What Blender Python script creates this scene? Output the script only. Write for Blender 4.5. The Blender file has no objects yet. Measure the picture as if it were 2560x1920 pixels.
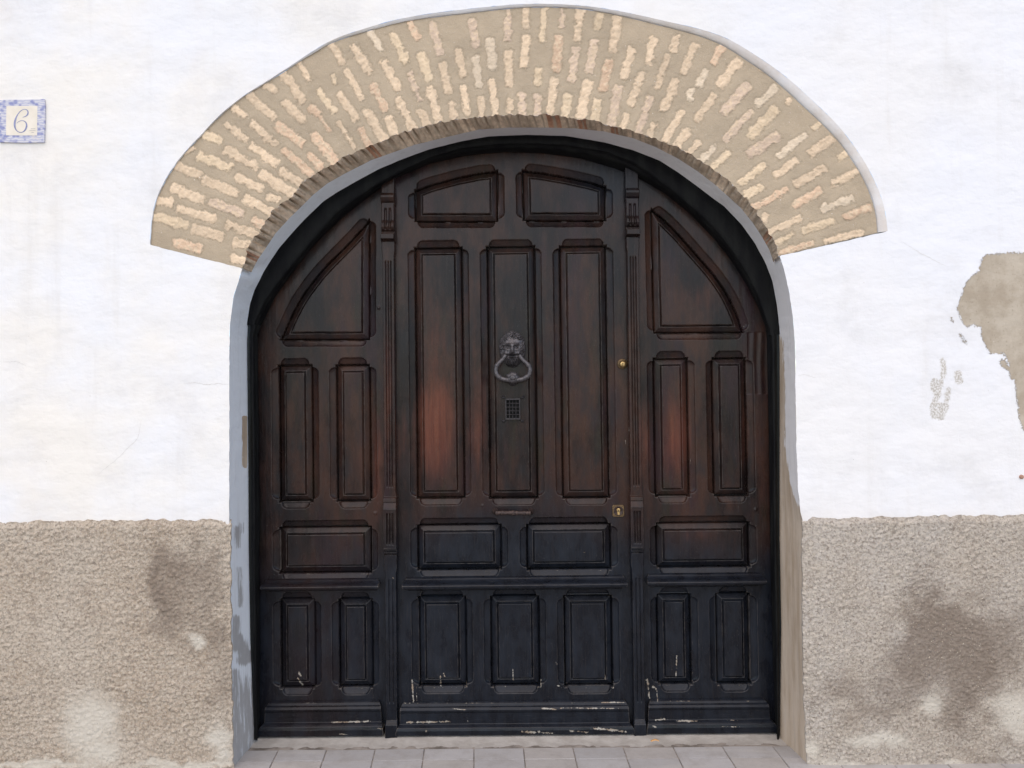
import bpy, math
import numpy as np
from mathutils import Matrix, Vector
from mathutils.geometry import delaunay_2d_cdt

scene = bpy.context.scene
COL = scene.collection
rad = math.radians
rng = np.random.RandomState(7)

# ------------------------------------------------------------------ camera, sky, sun, exposure
F = 1990.0                      # focal length in pixels of the 2560 px wide photograph
CAM = np.array([0.0, -2.985, 1.365])
YAW, PITCH, ROLL = rad(0.641), rad(1.0716), rad(0.7479)
_f = np.array([-math.sin(YAW)*math.cos(PITCH), math.cos(YAW)*math.cos(PITCH), math.sin(PITCH)])
_r0 = np.array([math.cos(YAW), math.sin(YAW), 0.0])
_u0 = np.cross(_r0, _f)
RGT = _r0*math.cos(ROLL) - _u0*math.sin(ROLL)
UPV = _r0*math.sin(ROLL) + _u0*math.cos(ROLL)
FWD = _f
cam = bpy.data.cameras.new('camera')
cam.sensor_width = 36.0
cam.lens = 36.0*F/2560.0
cam.clip_start = 0.05
cam.clip_end = 400
camo = bpy.data.objects.new('camera', cam)
camo.matrix_world = Matrix(((RGT[0], UPV[0], -FWD[0], CAM[0]), (RGT[1], UPV[1], -FWD[1], CAM[1]),
                            (RGT[2], UPV[2], -FWD[2], CAM[2]), (0, 0, 0, 1)))
COL.objects.link(camo)
scene.camera = camo

SUN_DIR = Vector((-0.10, -0.52, 0.85)).normalized()
w = bpy.data.worlds.new('World')
scene.world = w
w.use_nodes = True
nt = w.node_tree
bg = nt.nodes['Background']
sky = nt.nodes.new('ShaderNodeTexSky')
sky.sky_type = 'NISHITA'
sky.sun_disc = False
sky.sun_elevation = math.asin(SUN_DIR.z)
sky.sun_rotation = math.atan2(SUN_DIR.x, SUN_DIR.y) % (2*math.pi)
sky.dust_density = 0.7
nt.links.new(sky.outputs[0], bg.inputs['Color'])
bg.inputs['Strength'].default_value = 0.15
sl = bpy.data.lights.new('sun', 'SUN')
sl.energy = 1.5
sl.angle = rad(100)
sl.color = (1.0, 0.775, 0.505)
so = bpy.data.objects.new('sun', sl)
so.rotation_euler = (-SUN_DIR).to_track_quat('-Z', 'Y').to_euler()
COL.objects.link(so)
scene.view_settings.view_transform = 'Standard'
scene.view_settings.look = 'None'
scene.view_settings.gamma = 1.0
scene.view_settings.exposure = 0.67
scene.cycles.use_denoising = True
scene.cycles.max_bounces = 8

# ------------------------------------------------------------------ helpers
K = 2560/2212.0

def at(px, py, Y):
    """photo pixel -> (X, Z) on the upright plane at depth Y"""
    px = np.asarray(px, float); py = np.asarray(py, float)
    d = ((px-1280)/F)[..., None]*RGT - ((py-960)/F)[..., None]*UPV + FWD
    t = (Y - CAM[1])/d[..., 1]
    return CAM[0]+d[..., 0]*t, CAM[2]+d[..., 2]*t

def at3(px, py, Y):
    Y = np.broadcast_to(np.asarray(Y, float), np.shape(np.asarray(px, float)+0))
    x, z = at(px, py, Y)
    return np.stack([x, Y+0*x, z], -1)

def ground(px, py, Z=0.0):
    d = ((px-1280)/F)*RGT - ((py-960)/F)*UPV + FWD
    t = (Z - CAM[2])/d[2]
    p = CAM + d*t
    return p

def proj(P):
    v = np.asarray(P) - CAM
    zc = v@FWD
    return 1280 + F*(v@RGT)/zc, 960 - F*(v@UPV)/zc

def _hash(ix, iy, s):
    n = (ix.astype(np.int64)*374761393 + iy.astype(np.int64)*668265263 + s*974711) & 0x7fffffff
    n = ((n ^ (n >> 13))*1274126177) & 0x7fffffff
    n = n ^ (n >> 16)
    return (n & 0xffff)/65535.0

def vnoise(x, y, s=0):
    ix = np.floor(x); iy = np.floor(y)
    fx = x-ix; fy = y-iy
    fx = fx*fx*(3-2*fx); fy = fy*fy*(3-2*fy)
    a = _hash(ix, iy, s); b = _hash(ix+1, iy, s); c = _hash(ix, iy+1, s); d = _hash(ix+1, iy+1, s)
    return (a*(1-fx)+b*fx)*(1-fy) + (c*(1-fx)+d*fx)*fy

def fbm(x, y, s=0, o=4):
    t = 0; amp = .5; n = 0
    for k in range(o):
        t = t + amp*vnoise(x*2**k, y*2**k, s+k*17); n += amp; amp *= .5
    return t/n

def sstep(a, b, x):
    t = np.clip((x-a)/(b-a), 0, 1)
    return t*t*(3-2*t)

def segdist(x, y, x1, y1, x2, y2):
    dx, dy = x2-x1, y2-y1
    L2 = dx*dx+dy*dy+1e-12
    t = np.clip(((x-x1)*dx+(y-y1)*dy)/L2, 0, 1)
    return np.hypot(x-x1-t*dx, y-y1-t*dy), t

def inpoly(x, y, poly):
    ins = np.zeros(np.shape(x), bool)
    n = len(poly)
    for i in range(n):
        x1, y1 = poly[i]; x2, y2 = poly[(i+1) % n]
        if y1 == y2: continue
        c = ((y1 > y) != (y2 > y)) & (x < (x2-x1)*(y-y1)/(y2-y1)+x1)
        ins ^= c
    return ins

def polysdf(x, y, poly):
    d = np.full(np.shape(x), 1e9)
    for i in range(len(poly)):
        a = poly[i]; b = poly[(i+1) % len(poly)]
        d = np.minimum(d, segdist(x, y, a[0], a[1], b[0], b[1])[0])
    return np.where(inpoly(x, y, poly), -d, d)

def worley(x, y, s=0):
    ix = np.floor(x); iy = np.floor(y)
    best = np.full(np.shape(x), 9.0); cid = np.zeros(np.shape(x))
    for a in (-1, 0, 1):
        for b in (-1, 0, 1):
            cx = ix+a; cy = iy+b
            d = np.hypot(cx+.1+.8*_hash(cx, cy, s)-x, cy+.1+.8*_hash(cx, cy, s+7)-y)
            u = d < best
            best[u] = d[u]; cid[u] = _hash(cx, cy, s+13)[u]
    return best, cid

ORIGIN = {}

def link(o, parent=None, origin=(0, 0, 0)):
    COL.objects.link(o)
    if parent is not None:
        o.parent = parent
        ORIGIN[o.name] = ORIGIN[parent.name]
    else:
        ORIGIN[o.name] = np.asarray(origin, float)
    return o

def mesh(name, V, Q, mat, parent=None, smooth=True, attrs=None, origin=(0, 0, 0), matidx=None):
    """one mesh object from world-space vertices and a list/array of faces"""
    V = np.asarray(V, float).reshape(-1, 3)
    o_ = ORIGIN[parent.name] if parent is not None else np.asarray(origin, float)
    me = bpy.data.meshes.new(name)
    if isinstance(Q, np.ndarray):
        Q = Q.astype(np.int32); k = Q.shape[1]
        me.vertices.add(len(V)); me.vertices.foreach_set('co', (V-o_).astype(np.float32).ravel())
        me.loops.add(Q.size); me.loops.foreach_set('vertex_index', Q.ravel())
        me.polygons.add(len(Q))
        me.polygons.foreach_set('loop_start', np.arange(0, Q.size, k, dtype=np.int32))
        me.polygons.foreach_set('loop_total', np.full(len(Q), k, np.int32))
        me.update(calc_edges=True)
    else:
        me.from_pydata((V-o_).tolist(), [], Q)
    me.polygons.foreach_set('use_smooth', np.full(len(me.polygons), smooth, bool))
    if attrs:
        for n, a in attrs.items():
            at_ = me.attributes.new(n, 'FLOAT_COLOR', 'POINT')
            c = np.ones((len(V), 4), np.float32); c[:, :a.shape[1]] = a
            at_.data.foreach_set('color', c.ravel())
    for m in (mat if isinstance(mat, (list, tuple)) else [mat]):
        me.materials.append(m)
    if matidx is not None:
        me.polygons.foreach_set('material_index', np.asarray(matidx, np.int32))
    me.update()
    ob = bpy.data.objects.new(name, me)
    if parent is None: ob.location = origin
    return link(ob, parent, origin)

def empty(name, loc):
    o = bpy.data.objects.new(name, None)
    o.empty_display_size = 0.1
    o.location = loc
    return link(o, None, loc)

def tag(o, label=None, cat=None, kind=None, group=None):
    if label: o['label'] = label
    if cat: o['category'] = cat
    if kind: o['kind'] = kind
    if group: o['group'] = group
    return o

def gridquads(nr, nc):
    i = np.arange(nr*nc).reshape(nr, nc)
    return np.stack([i[:-1, :-1], i[:-1, 1:], i[1:, 1:], i[1:, :-1]], -1).reshape(-1, 4)

def compact(V, Q, attrs=None):
    u, inv = np.unique(Q.ravel(), return_inverse=True)
    return V[u], inv.reshape(Q.shape), ({k: a[u] for k, a in attrs.items()} if attrs else None)

def skirt(V, Q, depth, attrs=None):
    """extrude the open border of a relief straight back (towards +Y)"""
    e = np.concatenate([Q[:, [0, 1]], Q[:, [1, 2]], Q[:, [2, 3]], Q[:, [3, 0]]])
    s = np.sort(e, 1)
    key = s[:, 0].astype(np.int64)*10000000 + s[:, 1]
    _, idx, cnt = np.unique(key, return_index=True, return_counts=True)
    b = e[idx[cnt == 1]]
    vs, inv = np.unique(b.ravel(), return_inverse=True)
    inv = inv.reshape(-1, 2)
    n = len(V)
    front = V[vs]; back = front.copy(); back[:, 1] = depth
    V2 = np.concatenate([V, front, back])
    k = len(vs)
    q = np.stack([n+inv[:, 1], n+inv[:, 0], n+k+inv[:, 0], n+k+inv[:, 1]], 1)
    at2 = {m: np.concatenate([a, a[vs], a[vs]]) for m, a in attrs.items()} if attrs else None
    return V2, np.concatenate([Q, q]), at2

def resample(P, n):
    P = np.asarray(P, float)
    s = np.concatenate([[0], np.cumsum(np.hypot(*np.diff(P, axis=0).T))])
    t = np.linspace(0, s[-1], n)
    return np.stack([np.interp(t, s, P[:, k]) for k in range(P.shape[1])], 1)

def smooth_curve(P, n, it=6):
    Q = resample(P, n)
    for _ in range(it):
        Q[1:-1] = .25*Q[:-2] + .5*Q[1:-1] + .25*Q[2:]
    return Q

def loft(rows):
    """rows: list of (n,3) arrays -> verts, quads"""
    n = len(rows[0])
    return np.concatenate(rows), gridquads(len(rows), n)

def tube(path, r, seg=12, closed=False, cap=True, squash=None):
    path = np.asarray(path, float); n = len(path)
    r = np.broadcast_to(np.asarray(r, float), (n,))
    tang = np.gradient(path, axis=0)
    tang /= np.linalg.norm(tang, axis=1)[:, None]
    ref = np.array([0, 1.0, 0])
    V = []
    for i in range(n):
        a = np.cross(tang[i], ref)
        if np.linalg.norm(a) < 1e-3: a = np.cross(tang[i], [1.0, 0, 0])
        a /= np.linalg.norm(a); b = np.cross(tang[i], a)
        for k in range(seg):
            th = 2*math.pi*k/seg
            V.append(path[i] + r[i]*(a*math.cos(th)+b*math.sin(th)))
    Q = []
    for i in range(n-1):
        for k in range(seg):
            k2 = (k+1) % seg
            Q.append((i*seg+k, i*seg+k2, (i+1)*seg+k2, (i+1)*seg+k))
    if cap:
        Q.append(tuple(range(seg)))
        Q.append(tuple((n-1)*seg+k for k in reversed(range(seg))))
    return np.array(V), Q

def lathe(cx, cz, prof, seg=40):
    """turned piece with its axis along Y; prof = [(radius, Y)...] outside in"""
    V = []; Q = []
    for r, y in prof:
        for k in range(seg):
            th = 2*math.pi*k/seg
            V.append((cx+r*math.cos(th), y, cz+r*math.sin(th)))
    for i in range(len(prof)-1):
        for k in range(seg):
            k2 = (k+1) % seg
            Q.append((i*seg+k, i*seg+k2, (i+1)*seg+k2, (i+1)*seg+k))
    Q.append(tuple((len(prof)-1)*seg+k for k in range(seg)))
    return np.array(V), Q

def join(parts):
    V = []; Q = []; n = 0
    for v, q in parts:
        V.append(np.asarray(v, float).reshape(-1, 3))
        Q += [tuple(int(j)+n for j in f) for f in q]
        n += len(V[-1])
    return np.concatenate(V), Q

def box(x0, x1, y0, y1, z0, z1):
    V = np.array([(x, y, z) for z in (z0, z1) for y in (y0, y1) for x in (x0, x1)], float)
    Q = [(0, 1, 5, 4), (1, 3, 7, 5), (3, 2, 6, 7), (2, 0, 4, 6), (4, 5, 7, 6), (0, 2, 3, 1)]
    return V, Q

# ------------------------------------------------------------------ materials
class Mat:
    def __init__(s, name, rough=0.8, spec=0.4, metal=0.0):
        s.m = bpy.data.materials.new(name); s.m.use_nodes = True
        s.t = s.m.node_tree; s.b = s.t.nodes['Principled BSDF']
        s.b.inputs['Roughness'].default_value = rough
        s.b.inputs['Specular IOR Level'].default_value = spec
        s.b.inputs['Metallic'].default_value = metal
        s.geo = s.t.nodes.new('ShaderNodeNewGeometry')
        s.pos = s.geo.outputs['Position']
    def N(s, t, **k):
        n = s.t.nodes.new('ShaderNode'+t)
        for a, v in k.items(): setattr(n, a, v)
        return n
    def put(s, sock, v):
        if hasattr(v, 'is_linked'): s.t.links.new(v, sock)
        else:
            if isinstance(v, tuple) and len(v) == 3 and sock.type == 'RGBA': v = v+(1,)
            sock.default_value = v
    def scaled(s, v):
        n = s.N('VectorMath', operation='MULTIPLY')
        s.put(n.inputs[0], s.pos); n.inputs[1].default_value = v
        return n.outputs[0]
    def noise(s, scale, detail=4, rough=.55, vec=None, dist=0.0):
        n = s.N('TexNoise'); n.inputs['Scale'].default_value = scale
        n.inputs['Detail'].default_value = detail; n.inputs['Roughness'].default_value = rough
        n.inputs['Distortion'].default_value = dist
        s.put(n.inputs['Vector'], vec if vec is not None else s.pos)
        return n.outputs['Fac']
    def voro(s, scale, vec=None, feature='F1', out='Distance'):
        n = s.N('TexVoronoi', feature=feature); n.inputs['Scale'].default_value = scale
        s.put(n.inputs['Vector'], vec if vec is not None else s.pos)
        return n.outputs[out]
    def math(s, op, a, b=0.0, c=None):
        n = s.N('Math', operation=op); s.put(n.inputs[0], a); s.put(n.inputs[1], b)
        if c is not None: s.put(n.inputs[2], c)
        return n.outputs[0]
    def ramp(s, v, a, b, lo=0.0, hi=1.0):
        n = s.N('MapRange', interpolation_type='SMOOTHSTEP'); s.put(n.inputs[0], v)
        n.inputs[1].default_value = a; n.inputs[2].default_value = b
        n.inputs[3].default_value = lo; n.inputs[4].default_value = hi
        return n.outputs[0]
    def mix(s, f, a, b, mode='MIX'):
        n = s.N('Mix', data_type='RGBA', blend_type=mode)
        s.put(n.inputs[0], f); s.put(n.inputs[6], a); s.put(n.inputs[7], b)
        return n.outputs[2]
    def attr(s, name):
        n = s.N('Attribute', attribute_name=name)
        return n.outputs['Color']
    def sep(s, c):
        n = s.N('SeparateColor'); s.put(n.inputs[0], c)
        return n.outputs[0], n.outputs[1], n.outputs[2]
    def color(s, c): s.put(s.b.inputs['Base Color'], c)
    def rough(s, v): s.put(s.b.inputs['Roughness'], v)
    def bump(s, h, dist, strength=1.0):
        n = s.N('Bump'); n.inputs['Distance'].default_value = dist; n.inputs['Strength'].default_value = strength
        s.put(n.inputs['Height'], h); s.t.links.new(n.outputs[0], s.b.inputs['Normal'])

def mat_plaster():
    M = Mat('white_plaster', .9, .2)
    r, g, b = M.sep(M.attr('marks'))          # r: lost-plaster distance, g: grime, b: crack
    big = M.noise(1.3, 5, .6); streak = M.noise(1.0, 5, .6, M.scaled((9, 9, .8)))
    fine = M.noise(160, 3, .6); mid = M.noise(22, 5, .6)
    c = M.mix(M.ramp(big, .35, .65), (.85, .815, .75), (.825, .83, .845))
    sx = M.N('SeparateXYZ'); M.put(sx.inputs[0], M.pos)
    side = M.ramp(M.math('ADD', sx.outputs[0], M.math('MULTIPLY', big, 1.2)), -.9, 2.2)  # warm-left to cool-right cast of the light, painted into the wall colour
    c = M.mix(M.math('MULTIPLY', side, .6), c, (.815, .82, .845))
    c = M.mix(M.math('MULTIPLY', M.ramp(streak, .54, .74), .30), c, (.66, .63, .58))
    c = M.mix(M.math('MULTIPLY', M.ramp(M.noise(3.4, 7, .68), .50, .72), .42), c, (.655, .64, .625))
    c = M.mix(M.math('MULTIPLY', g, M.ramp(M.noise(7, 6, .7), .3, .7, .25, 1.0)), c, (.60, .50, .40))
    e = M.math('ADD', r, M.math('MULTIPLY', M.math('SUBTRACT', M.noise(38, 8, .8), .5), .8))
    e = M.math('ADD', e, M.math('MULTIPLY', M.math('SUBTRACT', M.noise(150, 3, .7), .5), .5))
    lost = M.ramp(e, .49, .53)
    under = M.mix(M.ramp(M.noise(9, 6, .65), .35, .65), (.40, .335, .255), (.52, .455, .365))
    under = M.mix(M.math('MULTIPLY', M.ramp(M.noise(120, 4, .7), .58, .68), .6), under, (.22, .17, .12))
    under = M.mix(M.ramp(M.noise(75, 3, .6), .7, .74), under, (.78, .74, .66))
    c = M.mix(lost, c, under)
    sp = M.math('MULTIPLY', M.ramp(M.noise(95, 2, .5), .735, .76), M.ramp(M.noise(2.2, 2, .5), .45, .6))
    c = M.mix(M.math('MULTIPLY', sp, .6), c, (.42, .38, .33))
    c = M.mix(M.math('MULTIPLY', M.ramp(M.math('ADD', b, M.math('MULTIPLY', M.math('SUBTRACT', M.noise(60, 7, .8), .5), .9)), .42, .56), .9), c, M.mix(M.ramp(M.noise(140, 3), .4, .6), (.46, .42, .36), (.74, .72, .69)))
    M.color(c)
    h = M.math('ADD', M.math('MULTIPLY', mid, .6), M.math('MULTIPLY', fine, .25))
    h = M.math('ADD', h, M.math('MULTIPLY', M.noise(4, 4, .5, M.scaled((1, 1, 1.5))), 6.0))
    h = M.math('SUBTRACT', h, M.math('MULTIPLY', lost, 2.0))
    h = M.math('SUBTRACT', h, M.math('MULTIPLY', b, .6))
    M.bump(h, .0032, .8)
    return M.m

def mat_dado():
    M = Mat('roughcast', .95, .15)
    r, g, b = M.sep(M.attr('marks'))          # r: dark damp stain, g: pale render, b: right/left tint
    n1 = M.noise(3.2, 6, .65); n2 = M.noise(85, 5, .75); n3 = M.noise(210, 3, .7)
    c = M.mix(M.ramp(n1, .35, .68), (.455, .365, .275), (.53, .45, .36))
    cr = M.mix(M.ramp(n1, .35, .68), (.46, .395, .325), (.51, .46, .405))
    c = M.mix(b, c, cr)
    c = M.mix(M.math('MULTIPLY', M.ramp(n2, .49, .64), .75), c, (.21, .17, .135))
    c = M.mix(M.math('MULTIPLY', M.ramp(n3, .51, .66), .65), c, (.70, .64, .55))
    gv = M.voro(135, None, 'F1', 'Color'); gr_, gg_, gb_ = M.sep(gv)
    c = M.mix(M.ramp(gr_, .45, .95, 0, .42), c, (.62, .55, .45))
    c = M.mix(M.ramp(gg_, .55, .95, 0, .42), c, (.20, .165, .135))
    st = M.ramp(M.math('ADD', r, M.math('MULTIPLY', M.math('SUBTRACT', M.math('MULTIPLY_ADD', M.noise(120, 4, .8), .6, M.math('MULTIPLY', M.noise(26, 7, .8), .6)), .6), 1.0)), .05, 1.15)
    c = M.mix(M.math('MULTIPLY', st, .80), c, (.20, .155, .12))
    pa = M.ramp(M.math('ADD', g, M.math('MULTIPLY', M.math('SUBTRACT', M.noise(24, 8, .85), .5), .9)), .2, 1.0)
    c = M.mix(M.math('MULTIPLY', pa, .85), c, (.66, .61, .52))
    v = M.voro(125)
    peb = M.math('MULTIPLY', M.ramp(v, .34, .24), M.ramp(M.noise(40, 2, .5), .50, .62))
    tone = M.mix(M.ramp(M.noise(300, 1), .45, .55), (.10, .09, .10), (.62, .54, .42))
    c = M.mix(M.math('MULTIPLY', peb, M.math('MULTIPLY_ADD', b, .45, .45)), c, tone)
    M.color(c)
    h = M.math('ADD', n2, M.math('MULTIPLY', n3, .5))
    M.bump(h, .006, .8)
    return M.m

def mat_brick():
    M = Mat('brick_arch', .92, .15)
    c = M.attr('tone')
    n = M.noise(70, 5, .7); n2 = M.noise(230, 3, .6)
    c = M.mix(M.math('MULTIPLY', M.ramp(n, .58, .75), .35), c, (.36, .27, .18))
    c = M.mix(M.math('MULTIPLY', M.ramp(n2, .60, .72), .35), c, (.74, .68, .56))
    c = M.mix(M.math('MULTIPLY', M.ramp(M.noise(6, 5, .6), .45, .75), .22), c, (.42, .35, .26))
    sp = M.ramp(M.noise(120, 2, .5), .745, .77)
    c = M.mix(M.math('MULTIPLY', sp, .7), c, (.85, .82, .76))
    M.color(c)
    M.bump(M.math('ADD', n, M.math('MULTIPLY', n2, .6)), .004, .7)
    return M.m

def mat_reveal():
    M = Mat('painted_reveal', .8, .3)
    c = M.attr('tone')
    r, g, b = M.sep(M.attr('marks'))          # r: worn paint, g: bare cement coat
    n = M.noise(1.0, 6, .7, M.scaled((34, 34, 7)))
    worn = M.ramp(M.math('ADD', r, M.math('MULTIPLY', M.math('SUBTRACT', n, .5), 1.2)), .38, .62)
    c = M.mix(M.math('MULTIPLY', worn, .85), c, M.mix(M.noise(20, 4, .6), (.31, .295, .285), (.46, .44, .425)))
    cem = M.ramp(M.math('ADD', g, M.math('MULTIPLY', M.math('SUBTRACT', n, .5), .9)), .47, .53)
    ccol = M.mix(M.ramp(M.noise(1, 6, .65, M.scaled((22, 22, 3))), .35, .65), (.48, .37, .265), (.63, .52, .405))
    c = M.mix(cem, c, ccol)
    c = M.mix(M.math('MULTIPLY', M.ramp(M.noise(1, 5, .6, M.scaled((40, 40, 5))), .52, .7), .16), c, (.45, .43, .42))
    M.color(c)
    h = M.math('SUBTRACT', M.math('ADD', M.noise(30, 5, .6), M.math('MULTIPLY', M.noise(160, 2), .25)), M.math('MULTIPLY', worn, .5))
    M.bump(h, .003, .7)
    return M.m

def mat_door():
    M = Mat('dark_varnished_wood', .42, .20)
    r, g, b = M.sep(M.attr('marks'))          # r: reddish patches, g: blue-black tone and painted blue sheen, b: chips
    gv = M.scaled((60, 60, 2.2)); grain = M.noise(1, 6, .65, gv, .3)
    fineg = M.noise(1, 4, .6, M.scaled((420, 420, 9)))
    cloud = M.noise(1, 6, .65, M.scaled((8, 8, 2.6))); cloud2 = M.noise(11, 5, .6, M.scaled((1.6, 1.6, .8)))
    hue = M.noise(1, 5, .6, M.scaled((9, 9, 2.2))); hue2 = M.noise(1, 5, .6, M.scaled((11, 3, 2.8)))
    M.b.inputs['Coat Weight'].default_value = .08; M.b.inputs['Coat Roughness'].default_value = .16
    brown = M.mix(M.ramp(cloud, .36, .66), (.0100, .0068, .0070), (.046, .0215, .0145))
    brown = M.mix(M.math('MULTIPLY', M.ramp(hue, .52, .68), .75), brown, (.027, .0135, .0165))
    brown = M.mix(M.math('MULTIPLY', M.ramp(hue2, .54, .70), .7), brown, (.0200, .0170, .0105))
    brown = M.mix(M.math('MULTIPLY', M.ramp(cloud2, .47, .7), .6), brown, (.0130, .0135, .0155))
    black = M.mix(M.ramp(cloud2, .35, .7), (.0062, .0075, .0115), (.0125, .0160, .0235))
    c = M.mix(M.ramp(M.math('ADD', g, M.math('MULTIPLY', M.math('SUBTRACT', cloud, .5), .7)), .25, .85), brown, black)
    redm = M.ramp(M.math('ADD', M.math('ADD', r, M.math('MULTIPLY', M.math('SUBTRACT', cloud2, .5), .6)), M.math('MULTIPLY', M.math('SUBTRACT', M.noise(1, 7, .7, M.scaled((38, 38, 4))), .5), .75)), .15, 1.0)
    redc = M.mix(M.ramp(grain, .35, .68), (.092, .0275, .0170), (.150, .050, .0280))
    c = M.mix(redm, c, redc)
    c = M.mix(M.math('MULTIPLY', M.ramp(fineg, .52, .72), .30), c, (.046, .038, .034))
    c = M.mix(M.math('MULTIPLY', M.ramp(grain, .55, .78), .35), c, (.012, .010, .010))
    edge_wear_glint = M.math('MULTIPLY', M.ramp(M.geo.outputs['Pointiness'], .515, .56), M.ramp(M.noise(30, 5, .7), .35, .65))
    c = M.mix(M.math('MULTIPLY', edge_wear_glint, .6), c, (.105, .09, .08))  # worn pale edges, strengthened to paint highlights onto the mouldings
    dust = M.math('MULTIPLY', M.ramp(M.noise(260, 2, .5), .70, .76), .45)
    c = M.mix(dust, c, (.16, .15, .14))
    cn = M.noise(1, 7, .75, M.scaled((60, 60, 60)))
    chip = M.ramp(M.math('ADD', b, M.math('MULTIPLY', M.math('SUBTRACT', cn, .5), 1.9)), .64, .76)
    chc = M.mix(M.ramp(M.noise(26, 4, .6), .42, .62), (.37, .345, .30), (.29, .225, .165))
    c = M.mix(chip, c, chc)
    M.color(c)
    rg = M.math('ADD', M.math('MULTIPLY_ADD', cloud2, .34, .12), M.math('MULTIPLY', chip, .4))
    M.rough(rg)
    h = M.math('ADD', M.math('MULTIPLY', grain, .8), M.math('MULTIPLY', fineg, .5))
    h = M.math('ADD', h, M.math('MULTIPLY', M.noise(9, 3, .5), 1.5))
    h = M.math('SUBTRACT', h, M.math('MULTIPLY', chip, .8))
    M.bump(h, .0011, .8)
    return M.m

def mat_frame():
    M = Mat('black_frame_paint', .55, .09)
    n = M.noise(1, 5, .65, M.scaled((22, 22, 5)))
    c = M.mix(M.ramp(n, .35, .7), (.006, .006, .007), (.014, .0145, .014))
    sc = M.math('MULTIPLY', M.ramp(M.noise(1, 5, .7, M.scaled((60, 120, 90))), .62, .74), .4)
    c = M.mix(sc, c, (.05, .047, .035))
    M.color(c)
    M.rough(M.math('MULTIPLY_ADD', n, .3, .38))
    M.bump(M.math('ADD', n, M.math('MULTIPLY', M.noise(240, 3), .4)), .0016, .8)
    return M.m

def mat_metal(name, c1, c2, rough, metal, sc=90, bd=.0006):
    M = Mat(name, rough, .5, metal)
    n = M.noise(sc, 5, .65)
    M.color(M.mix(M.ramp(n, .35, .68), c1, c2))
    M.rough(M.math('MULTIPLY_ADD', n, .3, rough-.15))
    M.bump(M.noise(sc*4, 3), bd, .6)
    return M.m

def mat_simple(name, c1, c2, rough=.8, sc=40, spec=.3, bd=.001):
    M = Mat(name, rough, spec)
    M.color(M.mix(M.ramp(M.noise(sc, 5, .6), .35, .65), c1, c2))
    M.bump(M.noise(sc*3, 4), bd, .6)
    return M.m

def mat_slab():
    M = Mat('paving_slabs', .85, .25)
    c = M.attr('tone')
    c = M.mix(M.math('MULTIPLY', M.ramp(M.noise(9, 7, .7), .42, .68), .6), c, (.32, .295, .27))
    c = M.mix(M.math('MULTIPLY', M.ramp(M.noise(240, 3, .6), .56, .7), .3), c, (.20, .19, .19))
    c = M.mix(M.math('MULTIPLY', M.ramp(M.noise(2.6, 5, .6, M.scaled((1, 5, 1))), .52, .72), .35), c, (.52, .49, .44))
    M.color(c)
    M.bump(M.math('ADD', M.noise(50, 4), M.math('MULTIPLY', M.noise(300, 3), .6)), .0016, .7)
    return M.m

def mat_tileborder():
    M = Mat('blue_tile_border', .25, .5)
    v = M.voro(62, M.scaled((1, 0, 1.25)), 'SMOOTH_F1'); wv = M.N('TexWave', wave_type='RINGS')
    wv.inputs['Scale'].default_value = 34; wv.inputs['Distortion'].default_value = 7; wv.inputs['Detail'].default_value = 2
    M.put(wv.inputs['Vector'], M.scaled((1, 0, 1)))
    c = M.mix(M.ramp(v, .22, .55), (.22, .235, .43), (.60, .59, .62))
    c = M.mix(M.math('MULTIPLY', M.ramp(wv.outputs['Fac'], .45, .6), .5), c, (.30, .325, .52))
    c = M.mix(M.math('MULTIPLY', M.ramp(M.noise(30, 3), .62, .72), .5), c, (.62, .53, .44))
    M.color(c)
    return M.m

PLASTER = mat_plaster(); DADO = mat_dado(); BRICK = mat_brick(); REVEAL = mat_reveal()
DOOR = mat_door(); FRAME = mat_frame(); SLAB = mat_slab()
IRON = mat_metal('dark_cast_iron', (.055, .050, .053), (.120, .109, .113), .40, .5)
BRASS = mat_metal('aged_brass', (.34, .22, .09), (.62, .44, .20), .38, .85, 160)
OLDBRASS = mat_metal('dull_brass_plate', (.095, .063, .032), (.20, .132, .066), .5, .7, 160)
RUST = mat_metal('rusty_iron', (.030, .020, .018), (.085, .056, .048), .5, .4, 120)
HOLE = mat_simple('black_void', (.004, .004, .004), (.008, .008, .008), .9)
CEMENT = mat_simple('cement', (.37, .34, .305), (.46, .43, .39), .92, 14, .2, .004)
JOINT = mat_simple('dirty_joint', (.15, .13, .11), (.36, .32, .28), .95, 11, .2, .003)
ASPHALT = mat_simple('street_ground', (.34, .33, .32), (.44, .43, .42), .9, 9, .2, .004)
CREAM = mat_simple('cream_glaze', (.74, .67, .55), (.80, .73, .62), .25, 20, .5, .0003)
BLUE = mat_simple('blue_glaze', (.16, .18, .33), (.27, .29, .46), .25, 60, .5, .0003)
INK = mat_simple('grey_glaze', (.36, .34, .33), (.45, .42, .40), .3, 60, .5, .0002)
TBORDER = mat_tileborder()
ORANGE = mat_simple('orange_paper', (.60, .30, .10), (.70, .42, .20), .8, 60, .3, .0004)

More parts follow.
